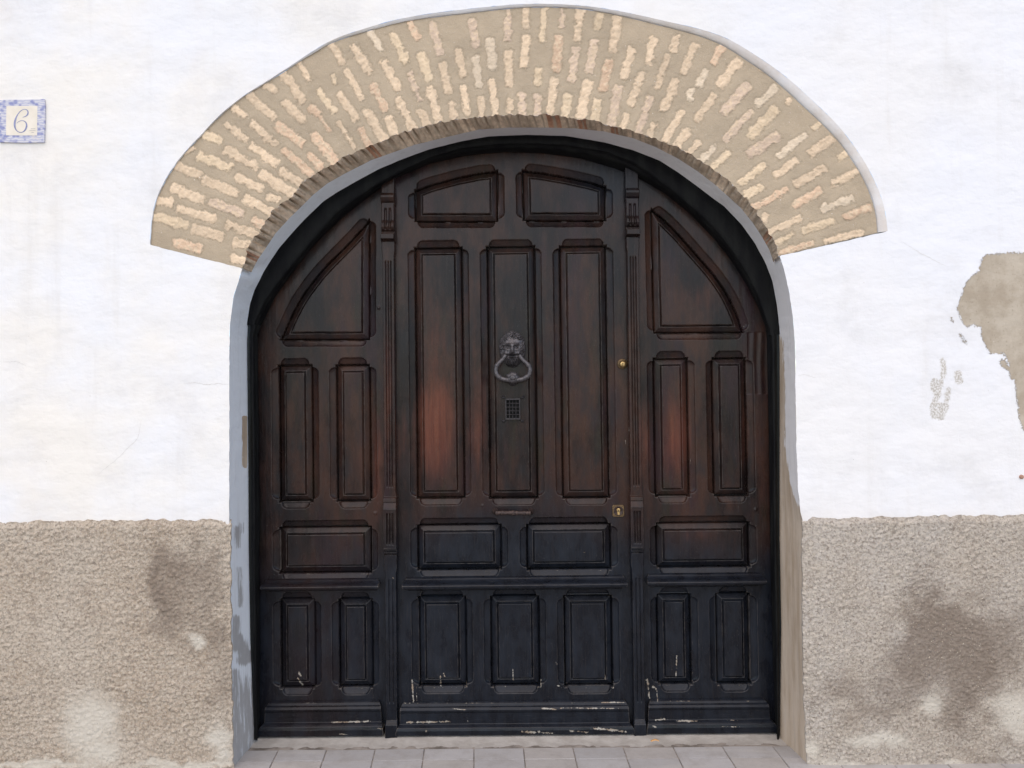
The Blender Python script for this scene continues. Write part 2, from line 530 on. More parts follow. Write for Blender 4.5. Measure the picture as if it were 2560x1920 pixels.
# ------------------------------------------------------------------ traced curves (photo pixels)
YF, YL = 0.215, 0.290           # front of the door frame, face of the door leaves
EXTR = [(377,613),(379,565),(384,517),(396,486),(415,449),(437,413),(468,375),(505,340),(533,305),(581,262),(629,228),(697,189),
        (762,146),(829,105),(905,82),(953,69),(1001,55),(1062,46),(1122,39),(1200,30),(1295,19),(1367,18),(1439,20),(1512,31),(1584,47),
        (1650,64),(1730,84),(1805,110),(1865,151),(1913,182),(1962,223),(2010,269),(2058,312),(2100,356),(2119,385),(2146,423),(2170,472),
        (2184,505),(2191,539),(2193,582)]
LIP = [(375,612),(377,565),(382,516),(394,485),(413,447),(435,411),(466,373),(503,338),(531,303),(579,260),(627,226),(695,186),
       (760,141),(827,99),(902,74),(950,60),(998,46),(1060,36),(1120,28),(1198,19),(1295,10),(1367,9),(1439,12),(1514,21),(1587,35),
       (1654,51),(1735,68),(1815,92),(1880,132),(1932,166),(1984,207),(2034,254),(2083,299),(2122,345),(2142,375),(2169,415),(2193,465),
       (2207,500),(2216,537),(2219,578)]
INTR = [(606,671),(615.5,637),(630,604),(649,577),(666,548),(683,524),(710,507),(731,493),(750,466),(782,437),(808,420),(830,411),(860,394),
        (881,383),(929,362),(972,345),(1037,321),(1086,309),(1141,299),(1182,293),(1222,288),(1285,288),(1350,287),(1391,286),(1427,294),
        (1487,303),(1536,316),(1584,328),(1616,338),(1648,350),(1708,374),(1749,401),(1793,430),(1829,457),(1853,486),(1876,505),(1895,534),
        (1917,570),(1936,602),(1948,640)]
MID = [(628,681),(644,650),(664,621),(690,582),(726,543),(755,515),(784,486),(818,459),(860,435),(929,400),(977,383),(1037,362),(1086,350),
       (1158,333),(1198,324),(1271,319),(1367,319),(1439,321),(1512,329),(1584,346),(1640,368),(1696,397),(1745,429),(1793,466),(1829,499),
       (1852,520),(1881,556),(1905,592),(1924,626),(1934,657)]
JL = [(586,2010),(581,1898),(577,1700),(575,1504),(573,1300),(573,1157),(573,1000),(573,880),(575,810),(584,741),(596,705),(606,671)]
JR = [(1948,640),(1957,662),(1965,693),(1974,735),(1982,790),(1987,852),(1988,890),(1991,1101),(1995,1222),(2001,1275),(2008,1312),
      (2008,1568),(2015,1814),(2018,1896),(2022,2010)]
BL = [(638,1990),(635,1828),(626,1602),(622,1376),(621,1161),(618,900),(618,852),(620,807),(627,762),(639,725),(657,692),(675,659),(699,623),
      (733,584),(766,548),(811,505),(850,480),(901,451),(947,426),(1007,400),(1075,375),(1150,356),(1222,343),(1319,339),(1415,342),(1512,359),
      (1584,379),(1648,404),(1696,435),(1745,471),(1783,500),(1808,517),(1852,563),(1885,609),(1914,664),(1929,703),(1940,760),(1947,822),
      (1949,882),(1949,1161),(1949,1342),(1953,1560),(1950,1828),(1951,1990)]
SF = [(639,804),(664,752),(699,704),(769,617),(841,535),(901,490),(950,458),(1007,427),(1075,395),(1150,372),(1246,361),(1319,359),(1415,364),
      (1512,380),(1584,408),(1620,433),(1681,478),(1741,530),(1786,572),(1831,629),(1871,692),(1898,750),(1922,822)]
LC = [(648,1990),(648,1828),(651,1647),(648,1376),(650,1342),(648,1131),(645,860),(644,837),(654,813),(690,741),(727,689),(769,632),(811,587),
      (856,545),(901,508),(950,472),(992,445),(1037,427),(1075,410),(1169,389),(1263,381),(1357,384),(1452,397),(1546,425),(1605,451),
      (1666,487),(1726,536),(1786,599),(1831,656),(1868,716),(1895,768),(1913,816),(1916,837),(1917,860),(1922,1101),(1925,1342),(1931,1602),
      (1938,1819),(1940,1990)]
PC = (1283.0, 900.0)

def polar(P, n=2400):
    P = smooth_curve(P, n, 10)
    th = np.unwrap(np.arctan2(P[:, 0]-PC[0], P[:, 1]-PC[1]))   # angle measured from straight down
    th = -th
    r = np.hypot(P[:, 0]-PC[0], P[:, 1]-PC[1])
    o = np.argsort(th)
    return th[o], r[o]

def at_angle(P, th):
    a, r = polar(P)
    a = a - 2*math.pi*np.round((a.mean()-math.pi)/(2*math.pi))
    rr = np.interp(th, a, r)
    return np.stack([PC[0]-rr*np.sin(th), PC[1]+rr*np.cos(th)], -1)
LIP = [tuple(p) for p in smooth_curve(LIP, 500, 70).tolist()]; EXTR = [tuple(p) for p in smooth_curve(EXTR, 500, 70).tolist()]
# with th measured so that 0 = down, pi/2 = left, pi = up, 3pi/2 = right

# ------------------------------------------------------------------ house wall
house = empty('house_wall', (0, 0, 0))
tag(house, 'white plastered house front with tan brick arch and brown roughcast base', 'wall', 'thing')

# white plaster face, triangulated round the opening
outline_px = np.array(JL[:-1] + [(606,671)] + list(reversed([(606-(606-375)*k/12., 671-(671-612)*k/12.) for k in range(1, 12)][::-1])) + LIP
                      + [(2219-(2219-1948)*k/12., 578+(640-578)*k/12.) for k in range(1, 12)] + JR)
op = resample(outline_px, 700)
op = op + np.stack([(fbm(op[:, 0]/14, op[:, 1]/14, 3)-.5)*3.6, (fbm(op[:, 0]/14+50, op[:, 1]/14, 4)-.5)*3.6], -1)
ox, oz = at(op[:, 0], op[:, 1], 0.0)
keep = oz > -0.06
ox, oz = ox[keep], oz[keep]
XW, ZW = 8.0, 6.5
poly = [(-XW, -.06)] + [(float(ox[0]), -.06)] + [(float(a), float(b)) for a, b in zip(ox[1:-1], oz[1:-1])] + [(float(ox[-1]), -.06), (XW, -.06), (XW, ZW), (-XW, ZW)]
gx, gz = np.meshgrid(np.concatenate([np.arange(-7.9, -3.2, .18), np.arange(-3.1, 3.1, .045), np.arange(3.2, 7.95, .18)]), np.concatenate([np.arange(0, 3.6, .045), np.arange(3.7, 6.45, .18)]))
pts = np.stack([gx.ravel()+rng.uniform(-.006, .006, gx.size), gz.ravel()+rng.uniform(-.006, .006, gx.size)], 1)
px0, pz0 = at(2300, 1100, 0.); px1, pz1 = at(2640, 600, 0.)
fx, fz = np.meshgrid(np.arange(px0, px1, .008), np.arange(pz0, pz1, .008))
fpts = np.stack([fx.ravel(), fz.ravel()], 1)
inbox = (pts[:, 0] > px0-.01) & (pts[:, 0] < px1+.01) & (pts[:, 1] > pz0-.01) & (pts[:, 1] < pz1+.01)
pts = np.concatenate([pts[~inbox], fpts])
pp = np.array(poly)
near = np.min(np.hypot(pts[:, None, 0]-pp[None, ::3, 0], pts[:, None, 1]-pp[None, ::3, 1]), 1) if len(pts) < 60000 else None
pts = pts[inpoly(pts[:, 0], pts[:, 1], poly) & (near > .012)]
vin = [Vector(p) for p in poly] + [Vector(p) for p in pts.tolist()]
res = delaunay_2d_cdt(vin, [], [list(range(len(poly)))], 1, 1e-6)
V2 = np.array([(v.x, v.y) for v in res[0]])
T = np.array([f for f in res[2] if len(f) == 3])
a = V2[T[:, 1]]-V2[T[:, 0]]; b = V2[T[:, 2]]-V2[T[:, 0]]
flip = (a[:, 0]*b[:, 1]-a[:, 1]*b[:, 0]) < 0
T[flip] = T[flip][:, [0, 2, 1]]
WV = np.stack([V2[:, 0], 0*V2[:, 0], V2[:, 1]], 1)
qx, qy = proj(WV)
PATCH = [(2451,651),(2466,635),(2560,631),(2680,640),(2700,1110),(2560,1078),(2549,1050),(2541,992),(2537,952),(2525,945),(2521,905),(2509,882),
         (2490,886),(2470,878),(2455,847),(2451,819),(2435,811),(2415,819),(2404,804),(2392,772),(2404,741),(2415,706),(2435,686),(2447,678)]
sd = polysdf(qx, qy, PATCH)
sd2 = np.full(len(qx), 99.0)
for (x1, y1, x2, y2, r_) in [(2357,902,2360,930,6),(2360,930,2345,984,5),(2345,984,2333,1015,7),(2333,1015,2336,1038,8),(2336,1038,2352,1043,6),
                             (2352,1043,2364,1015,8),(2337,955,2335,972,9),(2395,935,2397,952,9),(2372,975,2366,1000,6),(2345,1010,2355,1030,5)]:
    sd2 = np.minimum(sd2, segdist(qx, qy, x1, y1, x2, y2)[0]-r_-.5)
for (x1, y1, x2, y2, r_) in [(2400,835,2418,860,3),(2505,905,2518,920,7),(2378,795,2380,803,2)]:
    sd = np.minimum(sd, segdist(qx, qy, x1, y1, x2, y2)[0]-r_)
r_attr = np.clip(.5 - sd/40.0, 0, 1)
grime = np.zeros(len(qx))
dl = np.interp(qx, [0, 560, 570], [1307, 1300, 1300]); dr = np.interp(qx, [2000, 2560], [1292, 1290])
dtop = np.where(qx < 1280, dl, dr)
grime = np.maximum(grime, .30*np.exp(-np.abs(dtop-qy)/16.0))
grime = np.maximum(grime, .45*np.exp(-np.hypot(qx, qy)/45.0))
grime = np.maximum(grime, .25*np.exp(-((qx-110)/60)**2-((qy-375)/18)**2))
grime = np.maximum(grime, .22*np.exp(-np.abs(qx-85)/40)*sstep(900, 1300, qy))
grime = np.maximum(grime, .15*np.exp(-np.abs(qx-490)/12)*sstep(420, 100, qy))
crack = np.clip(.5 - sd2/30.0, 0, 1)
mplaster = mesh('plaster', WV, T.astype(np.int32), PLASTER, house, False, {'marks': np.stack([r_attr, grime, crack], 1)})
# hairline cracks as thin grooves of dark filler just proud of the plaster
def ribbon(pxy, Y, hw, n=40, jit=0):
    P = resample(pxy, n)
    if jit:
        P = P + np.stack([(fbm(np.arange(n)/2.0, np.full(n, 3.3), 9)-.5)*jit, (fbm(np.arange(n)/2.0, np.full(n, 8.8), 5)-.5)*jit], 1)
    tg = np.gradient(P, axis=0); tg /= np.linalg.norm(tg, axis=1)[:, None]+1e-9
    nrm = np.stack([-tg[:, 1], tg[:, 0]], 1)
    hw = np.broadcast_to(np.asarray(hw, float), (n,))[:, None]
    A = P+nrm*hw; B = P-nrm*hw
    return loft([at3(A[:, 0], A[:, 1], Y), at3(B[:, 0], B[:, 1], Y)])
CRK = mat_simple('crack_line', (.60, .575, .54), (.74, .72, .69), .95, 60)
cr = []
for path, wd in (([(458,958),(490,956),(520,962),(545,958),(573,962)], .8), ([(240,1190),(300,1140),(345,1095),(352,1050)], .5),
                 ([(0,905),(40,903),(75,918)], .5), ([(2250,600),(2300,632),(2370,668)], .45), ([(1995,940),(2010,935),(2040,945)], .4)):
    n = 40
    v, q = ribbon(path, -.0006, wd*np.sin(np.linspace(.15, math.pi-.15, n)), n, 5)
    mesh('hairline_crack', v, q, CRK, house, False)
# plaster edge that laps over the brick face
LIPP = smooth_curve(LIP, 600, 2); EXP_ = smooth_curve(EXTR, 600, 2)
jl = (fbm(np.arange(600)/9., np.full(600, .5), 31)-.5)[:, None]*4
YB = 0.011
rows = [at3(*(LIPP+jl*.3).T, -.0005), at3(*(LIPP*.85+EXP_*.15+jl*.3).T, .0015), at3(*(LIPP*.25+EXP_*.75+jl).T, .003+.002*sstep(1000, 1750, EXP_[:, 0])), at3(*(EXP_+jl*.6).T, .013+.003*sstep(1000, 1750, EXP_[:, 0]))]
v, q = loft(rows)
px_, py_ = proj(v)
mesh('plaster_edge', v, q[:, ::-1], PLASTER, house, True,
     {'marks': np.stack([np.zeros(len(v)), .10+.35*fbm(px_/30, py_/30, 8)+.35*sstep(1400, 1750, px_), np.zeros(len(v))], 1)})

# brick arch face
def conv(lst, ox_, oy_, s):
    return [(ox_+a/s, oy_+b/s, ox_+c/s, oy_+d/s, w_/s, t) for a, b, c, d, w_, t in lst]
S4 = 4.148
BR = conv([(100,1005,450,1090,48,4),(130,835,300,860,48,0),(355,920,730,1030,42,0),(290,700,600,830,50,0),(690,850,1020,975,48,2),
 (510,1130,810,1215,50,0),(320,1270,595,1345,48,1),(865,1085,1180,1195,48,0),(1130,1045,1250,1090,45,1),(935,1265,1110,1310,48,0),
 (910,1440,1050,1465,45,0),(320,460,585,580,48,0),(570,370,900,510,52,4),(620,620,965,765,52,0),(965,590,1220,720,45,0),(1050,810,1330,965,55,0),
 (1290,800,1400,830,40,0),(620,150,800,220,45,4),(400,350,520,290,25,0),(850,310,1185,510,50,0),(1110,270,1380,460,45,0),(1210,560,1560,780,52,0),
 (1415,530,1630,660,42,0),(840,40,1065,205,36,0),(1130,30,1250,160,36,0),(1270,180,1380,255,40,0),(1380,50,1650,250,48,1),(1755,150,1975,440,48,1),
 (1450,310,1740,570,38,1),(1720,365,1850,510,42,1)], 360, 300, S4)
BR += conv([(920,560,1190,810,42,0),(1255,320,1490,640,48,0),(1090,470,1200,520,35,0),(760,700,880,790,34,0),(1285,640,1490,840,42,0),
 (1560,700,1650,770,42,1),(1650,790,1760,930,18,1),(1645,520,1810,750,30,4),(1860,560,2035,830,40,0),(1850,850,2020,1120,20,0),
 (1430,230,1550,420,25,0),(1790,370,1800,450,20,4)], 400, 100, S4)
BR += conv([(530,440,650,650,38,0),(750,470,940,750,46,0),(690,730,850,1030,30,0),(930,310,1040,520,40,3),(960,880,1090,1140,42,1),
 (1160,350,1310,650,44,4),(1070,640,1220,930,44,0),(1340,230,1430,400,38,1),(1580,250,1660,560,42,2),(890,1150,1090,1470,45,0),(840,1330,920,1510,35,1),
 (1120,1220,1200,1420,46,0),(1460,560,1545,820,42,4),(1350,770,1450,1040,36,2),(1230,1030,1380,1340,46,0),(1440,1140,1540,1320,46,0),
 (1680,660,1750,960,42,0),(1550,910,1650,1260,44,0),(1770,1070,1810,1250,36,0),(1990,210,2030,480,40,2),(1855,520,1900,790,38,0),(1900,900,1945,1180,34,0)], 700, 0, S4)
BR += conv([(160,590,200,900,38,3),(310,410,345,715,46,3),(500,100,500,430,38,2),(680,90,685,285,36,0),(875,85,850,435,38,4),(1065,100,1065,280,28,2),
 (1250,100,1215,420,46,0),(1450,150,1425,300,40,4),(1635,180,1580,525,45,0),(500,540,510,890,40,0),(690,380,660,700,42,0),(820,720,800,880,36,4),
 (1025,380,1000,740,44,1),(1200,500,1155,850,44,2),(1390,430,1345,745,44,2),(330,830,370,1200,38,0),(220,1015,225,1220,34,0),(530,1030,515,1200,34,0),
 (645,985,645,1220,44,2),(805,995,800,1210,40,2),(985,820,925,1190,48,0),(1125,990,1080,1230,42,4),(1330,850,1250,1220,50,0),(1545,630,1480,940,46,1),
 (1430,1040,1400,1260,46,4),(1640,900,1570,1300,46,2),(1790,500,1690,820,46,0),(2010,400,1950,670,46,0),(1890,760,1780,1090,44,0),(1740,1180,1680,1360,36,0),
 (1975,1010,1850,1370,42,2)], 1150, 0, S4)
BR += conv([(385,-40,350,120,42,0),(570,40,440,350,40,0),(290,170,185,500,34,0),(850,60,750,250,40,1),(1030,210,820,480,50,0),(680,320,610,480,44,3),
 (370,420,240,740,46,0),(530,510,515,620,40,3),(1120,470,860,760,50,2),(1410,490,1220,680,38,3),(1540,620,1530,660,30,0),(770,580,580,840,42,0),
 (1150,740,880,1040,38,2),(1410,720,1140,1000,52,4),(1250,310,1290,330,22,0),(440,740,260,1040,36,0),(160,870,110,1000,34,0),
 (500,940,390,1110,42,0),(610,1070,490,1180,36,0),(770,1120,630,1260,46,3),(920,1175,750,1330,38,4),(1430,990,1130,1190,50,2),(1710,990,1430,1210,38,3),
 (1990,1020,1770,1180,46,0),(1290,1300,1040,1490,38,4),(1630,1250,1410,1410,38,0),(1910,1330,1610,1500,46,0),(1860,870,1800,920,26,4)], 1600, 100, S4)
BR += conv([(600,350,410,470,40,4),(860,390,510,580,40,1),(1200,400,940,560,40,1),(1590,200,1330,340,38,0),(1400,60,1470,20,38,4),(1540,480,1220,600,42,3),
 (650,650,620,720,36,0),(1000,680,660,840,34,0),(1340,720,1030,820,38,4),(1720,570,1460,680,38,1),(920,860,740,950,26,4),(1640,840,1260,930,36,0),
 (1120,950,790,1050,32,1)], 1760, 380, S4)
TONE = np.array([(.775,.60,.42),(.745,.535,.37),(.72,.555,.415),(.775,.635,.47),(.77,.605,.415)])
NA, NR = 1050, 132
Ei = smooth_curve(EXTR, NA, 4); Ii = smooth_curve(INTR, NA, 5)
sj = np.linspace(0, 1, NR)[:, None, None]
PXY = Ei[None]*(1-sj) + Ii[None]*sj
gx, gy = PXY[..., 0], PXY[..., 1]
best = np.full(gx.shape, 99.0); tone = np.zeros(gx.shape+(3,))
nz1 = (fbm(gx/9, gy/9, 21, 3)-.5); nz2 = (fbm(gx/3.2, gy/3.2, 22, 3)-.5)
mort = np.array([.47, .38, .272])
lum = 0.0
for k, (x1, y1, x2, y2, hw, t) in enumerate(BR):
    lo = (gx > min(x1, x2)-30) & (gx < max(x1, x2)+30) & (gy > min(y1, y2)-30) & (gy < max(y1, y2)+30)
    if not lo.any(): continue
    X = gx[lo]; Y = gy[lo]
    L = math.hypot(x2-x1, y2-y1)+1e-6; ux, uy = (x2-x1)/L, (y2-y1)/L
    al = (X-x1)*ux+(Y-y1)*uy - L/2; pe = (X-x1)*-uy+(Y-y1)*ux
    wv = hw*1.02*(1+.35*(vnoise(al/11.0+k*7.3, np.full(al.shape, k*1.7), 5)-.5))
    pe = pe + 3*(vnoise(al/14.0+k*3.1, np.full(al.shape, k*2.9), 6)-.5)
    rc = np.minimum(wv*.75, 6); dx = np.abs(al)-(L/2+4-rc); dy = np.abs(pe)-(wv-rc)
    d = np.hypot(np.maximum(dx, 0), np.maximum(dy, 0)) + np.minimum(np.maximum(dx, dy), 0) - rc
    d = d + rng.uniform(0, 1)**1.5*16*(fbm(X/10+k*3, Y/10, 23, 3)-.42)
    d = d + nz1[lo]*9 + nz2[lo]*6.5
    up = d < best[lo]
    bb = best[lo]; bb[up] = d[up]; best[lo] = bb
    c = TONE[t]*(1+.18*(rng.rand()-.5))
    var = (fbm(X/7+k*5, Y/7, 40, 3)-.5)[:, None]
    col = c + var*np.array([.20, .17, .13])
    if t in (1, 2): col = np.where(var > .10, TONE[0]*.98, col)
    tt = tone[lo]; tt[up] = col[up]; tone[lo] = tt
mask = sstep(2.6, -2.6, best)*(.80+.20*sstep(-.2, .1, nz1))
halo = sstep(5.5, 1.0, best)*(1-mask)
mc = mort*(1+.30*(fbm(gx/40, gy/40, 50)-.5)[..., None]) * (1 - .15*halo[..., None])
col = mc*(1-mask[..., None]) + tone*mask[..., None]
ed = np.minimum(1, np.minimum(sj[..., 0]*NR/5.0, 1))
Hb = .0022*mask*(1+1.5*nz1) - .0018*halo + .004*(fbm(gx/60, gy/60, 51)-.5) + .0035*nz2*mask + .0016*nz1
ragged = (fbm(Ii[:, 0]/11., Ii[:, 1]/11., 63)-.5)*20
PXY[-8:, :, :] += (np.linspace(0, 1, 8)[:, None]*ragged[None])[..., None]*((Ei-Ii)/np.linalg.norm(Ei-Ii, axis=1)[:, None])[None]*.6
V = at3(PXY[..., 0], PXY[..., 1], .007+.003*sstep(1000, 1750, PXY[..., 0])-Hb)
face_in = V[-1].copy()
V = V.reshape(-1, 3); cA = col.reshape(-1, 3)
QF = gridquads(NR, NA)[:, ::-1]
# brick soffit: edge-on courses from the face back to the plaster ring
NS = 16
Mi = smooth_curve(MID, NA, 5)
tt = np.linspace(0, 1, NA)
sag = np.arange(NA)/NA*66
ph = sag + .35*(vnoise(sag*.9, np.full(NA, 1.0), 71)-.5)*2
saw = np.abs((ph % 1)-.5)*2
brickm = sstep(.08, .34, saw)
rndb = _hash(np.floor(ph), np.zeros(NA), 5)
out = (Ei-Ii)/np.linalg.norm(Ei-Ii, axis=1)[:, None]
rowsS = []; colS = []
fi = np.stack(proj(face_in), 1)
for k in range(NS):
    u = k/(NS-1)
    C = fi*(1-u) + Mi*u
    amp = (3.0+6.0*sstep(.55, .25, tt))*math.sin(math.pi*min(1, u*1.15+.04))
    C = C + out*((1-brickm)*amp + (vnoise(sag*2.1, np.full(NA, 3.), 72)-.5)*2.2*(1 if 0 < k < NS-1 else 0) + (rndb-.5)*7*math.sin(math.pi*u) + (fbm(sag*4, np.full(NA, u*5), 75, 3)-.5)*4*math.sin(math.pi*min(1, u+.06)))[:, None]
    rowsS.append(at3(C[:, 0], C[:, 1], face_in[:, 1]*(1-u) + .095*u))
    bc = np.array([.60, .47, .345])*(0.75+.6*rndb[:, None])
    bc = np.where((rndb > .85)[:, None], np.array([.45, .24, .15]), bc)
    bc = bc*(1+.7*(fbm(sag*5, np.full(NA, u*7), 76, 3)-.5))[:, None]
    colS.append(bc*brickm[:, None] + np.array([.42, .335, .25])*(1-brickm[:, None]))
VS = np.concatenate(rowsS); QS = gridquads(NS, NA)[:, ::-1]+len(V)
mesh('brick_arch', np.concatenate([V, VS]), np.concatenate([QF, QS]), BRICK, house, True, {'tone': np.concatenate([cA, np.concatenate(colS)])})

# backing strips added behind the springing lines to block light through the gap
for (x1, y1, x2, y2) in ((377, 613, 606, 671), (2219, 578, 1948, 640)):
    t_ = np.linspace(-.01, 1.0, 40); X_ = x1+(x2-x1)*t_; Y_ = y1+(y2-y1)*t_
    v, q = loft([at3(X_, Y_-14, .034), at3(X_, Y_+14, .034)])
    mesh('gap_backing', v, q if x1 > x2 else q[:, ::-1], CEMENT, house, False)

# plaster reveal: left jamb, ring under the bricks, right jamb - one swept coat
th = np.linspace(rad(32.2), rad(325.6), 1100)
Wl = at_angle(JL+MID[1:-1]+JR, th)
thl = np.arctan2(PC[0]-606, 671-PC[1]) % (2*math.pi); thr = np.arctan2(PC[0]-1948, 640-PC[1]) % (2*math.pi)
depth0 = .094*sstep(thl-.035, thl+.03, th)*sstep(thr+.035, thr-.03, th)
Bc = at_angle(BL, th)
rows = []; ND = 20
pxr = []
for k in range(ND):
    u = k/(ND-1)
    ue = u
    C = Wl*(1-ue)+Bc*ue
    yy = depth0*(1-u) + (YF+.012)*u
    yy = yy + (.010*(1-min(1, u*6))**2*0)
    wob = (fbm(th*40, np.full(len(th), u*3), 81)-.5)*2.4*math.sin(math.pi*u)
    dirn = (Bc-np.array(PC)); dirn /= np.linalg.norm(dirn, axis=1)[:, None]
    C = C + dirn*wob[:, None]
    rows.append(at3(C[:, 0], C[:, 1], yy)); pxr.append(np.concatenate([C, np.full((len(th), 1), u)], 1))
v, q = loft(rows)
pr = np.concatenate(pxr); X, Y, U = pr.T
left = X < PC[0]
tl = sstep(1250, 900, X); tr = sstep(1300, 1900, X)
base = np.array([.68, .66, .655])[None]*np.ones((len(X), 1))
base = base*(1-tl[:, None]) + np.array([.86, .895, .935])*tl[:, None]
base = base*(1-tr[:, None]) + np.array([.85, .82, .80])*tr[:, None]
worn = np.zeros(len(X)); cem = np.zeros(len(X))
for (x1, y1, x2, y2, r_) in [(593,1322,598,1367,5),(599,1420,600,1515,5),(592,1545,590,1620,9),(597,1595,612,1640,14),(608,1650,622,1640,14),(590,1680,594,1760,6),(605,1310,606,1330,3)]:
    worn = np.maximum(worn, .5-(segdist(X, Y, x1, y1, x2, y2)[0]-r_)/30.0)
worn = np.where(left, worn, 0)
worn = np.maximum(worn, np.where(left, sstep(1600, 1760, Y)*.62, 0))
cem = np.where(left, .5-(segdist(X, Y, 612, 1045, 612, 1165)[0]-6)/14.0, 0)
edge = np.interp(Y, [800, 835, 860, 1000, 1110, 1180, 1235, 1300], [1.2, .95, .78, .60, .72, .50, .30, -.2])
cemR = np.clip(.5+(U-edge)*1.2, 0, 1)*sstep(815, 845, Y)
cem = np.where(left, cem, cemR)
cem = np.maximum(cem, np.where(left, 0, sstep(1270, 1330, Y)))
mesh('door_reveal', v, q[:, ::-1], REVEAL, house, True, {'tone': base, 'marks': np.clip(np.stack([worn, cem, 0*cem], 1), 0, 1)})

# roughcast base on either side
def make_dado(edgepx, x_out, toppx, side):
    topz = lambda x: None
    n_r, n_c = (290, 560)
    # columns from outer end to the door side, rows from ground to top
    ex = np.array(edgepx, float)
    EX, EZ = at(ex[:, 0], ex[:, 1], -.012)
    o = np.argsort(EZ)
    t = np.concatenate([np.linspace(0, 5.3/7.43, 90, endpoint=False), np.linspace(5.3/7.43, 1, n_c)]); n_c = len(t)
    tp = np.array(toppx, float); TX, TZ = at(tp[:, 0], tp[:, 1], -.012); oo = np.argsort(TX)
    tt = np.linspace(0, 1, n_r)
    xi = np.interp(tt*1.0, np.linspace(0, 1, 60), np.interp(np.linspace(-.05, TZ.mean(), 60), EZ[o], EX[o]))
    Xg = x_out + (xi[:, None]-x_out)*t[None]
    Tz = np.interp(Xg, TX[oo], TZ[oo]) + (fbm(Xg/.03, Xg*0+side, 90)-.5)*.016
    Zg = -.05 + (Tz+.05)*tt[:, None]
    Xg = Xg + (fbm(Zg/.03, Zg*0, 93+side)-.5)*.012*(t[None] > .985)
    qx_, qy_ = proj(np.stack([Xg, 0*Xg-.012, Zg], -1))
    s = 1.0 if side == 0 else .8
    xw = Xg+.006*(fbm(Xg/.02, Zg/.02, 190, 2)-.5); zw = Zg+.006*(fbm(Xg/.02, Zg/.02, 191, 2)-.5)
    s1, s2 = (.0165, .0085) if side == 0 else (.0125, .0070)
    w1, c1 = worley(xw/s1, zw/(s1*.8), 5); w2, c2 = worley(xw/s2, zw/s2, 6)
    H = (.0058 if side == 0 else .0046)*(1-w1*1.1)*(.25+c1) + .0028*(1-w2*1.2)*(.2+c2) + .004*(fbm(Xg/.013, Zg/.009, 100, 3)-.5) + .004*(fbm(Xg/.15, Zg/.15, 107, 2)-.5) - .003
    smoothp = np.zeros(Xg.shape)
    DK = [(430,1470,48,60),(470,1405,60,40),(440,1580,26,36),(548,1609,34,40),(400,1490,20,60),(520,1500,30,70),(540,1720,30,50)] if side == 0 else \
         [(2330,1612,75,62),(2312,1490,32,60),(2432,1625,30,45),(2275,1690,60,50),(2084,1724,45,34),(2186,1775,60,34),(2404,1773,38,46),(2535,1585,52,70),(2460,1700,40,50),(2380,1560,60,40),(2480,1880,60,20)]
    LT = [(225,1810,95,90),(490,1597,22,20),(550,1850,36,44),(560,1890,30,30),(100,1912,260,14),(450,1912,200,14),(250,1880,70,50)] if side == 0 else \
         [(2535,1785,60,70),(2330,1765,42,34),(2200,1850,90,22),(2030,1880,26,34),(2300,1916,400,12)]
    dk = 0; lt = 0
    wx = (fbm(qx_/45, qy_/45, 180, 4)-.5)*110; wy = (fbm(qx_/45+30, qy_/45, 181, 4)-.5)*110
    for (x, y, a, b) in DK: dk = dk + (.40 if side == 0 else .52)*np.exp(-((qx_+wx-x)/(a*1.35))**2-((qy_+wy-y)/(b*1.35))**2) + .09*np.exp(-((qx_+wx-x)/(a*3))**2-((qy_+wy-y)/(b*2.6))**2)
    for (x, y, a, b) in LT: lt = np.maximum(lt, np.exp(-((qx_+wx*.4-x)/a)**2-((qy_+wy*.4-y)/b)**2)*1.0)
    dk = np.clip(dk, 0, 1)
    H = H*(.55+.9*fbm(Xg/.12, Zg/.12, 119, 3))*(1-.45*sstep(.3, .8, lt))
    # thickness rolls back at the top and at the door edge
    H = H - .010*sstep(.975, 1.0, tt)[:, None] - .009*sstep(.992, 1.0, t)[None]
    V = np.stack([Xg, -.013-H, Zg], -1).reshape(-1, 3)
    Q = gridquads(n_r, n_c)
    if side: Q = Q[:, ::-1]
    A = {'marks': np.stack([dk, lt, np.full(Xg.shape, float(side))], -1).reshape(-1, 3)}
    V, Q, A = skirt(V, Q, .004, A)
    return mesh('dado', V, Q, DADO, house, True, A)
d0 = make_dado([(574,1300),(575,1504),(577,1700),(581,1898),(586,2010)], -8.0, [(-600,1310),(0,1306),(300,1301),(572,1301)], 0)
d0['label'] = 'warm beige roughcast base, left of the door'
d1 = make_dado([(2008,1292),(2008,1312),(2008,1568),(2015,1814),(2018,1896),(2022,2010)], 8.0, [(2004,1292),(2100,1296),(2300,1291),(2560,1289),(3200,1284)], 1)
d1['label'] = 'grey roughcast base with dark stains, right of the door'
# small rusty plug at the right
sx, sz = at(2553, 1192, 0.)
v, q = lathe(sx, sz, [(.008, .0), (.008, -.004), (.006, -.006), (.003, -.0068)], 16)
mesh('plug', v, q, mat_simple('rusty_plug', (.34, .19, .13), (.45, .27, .2), .8, 200), house)

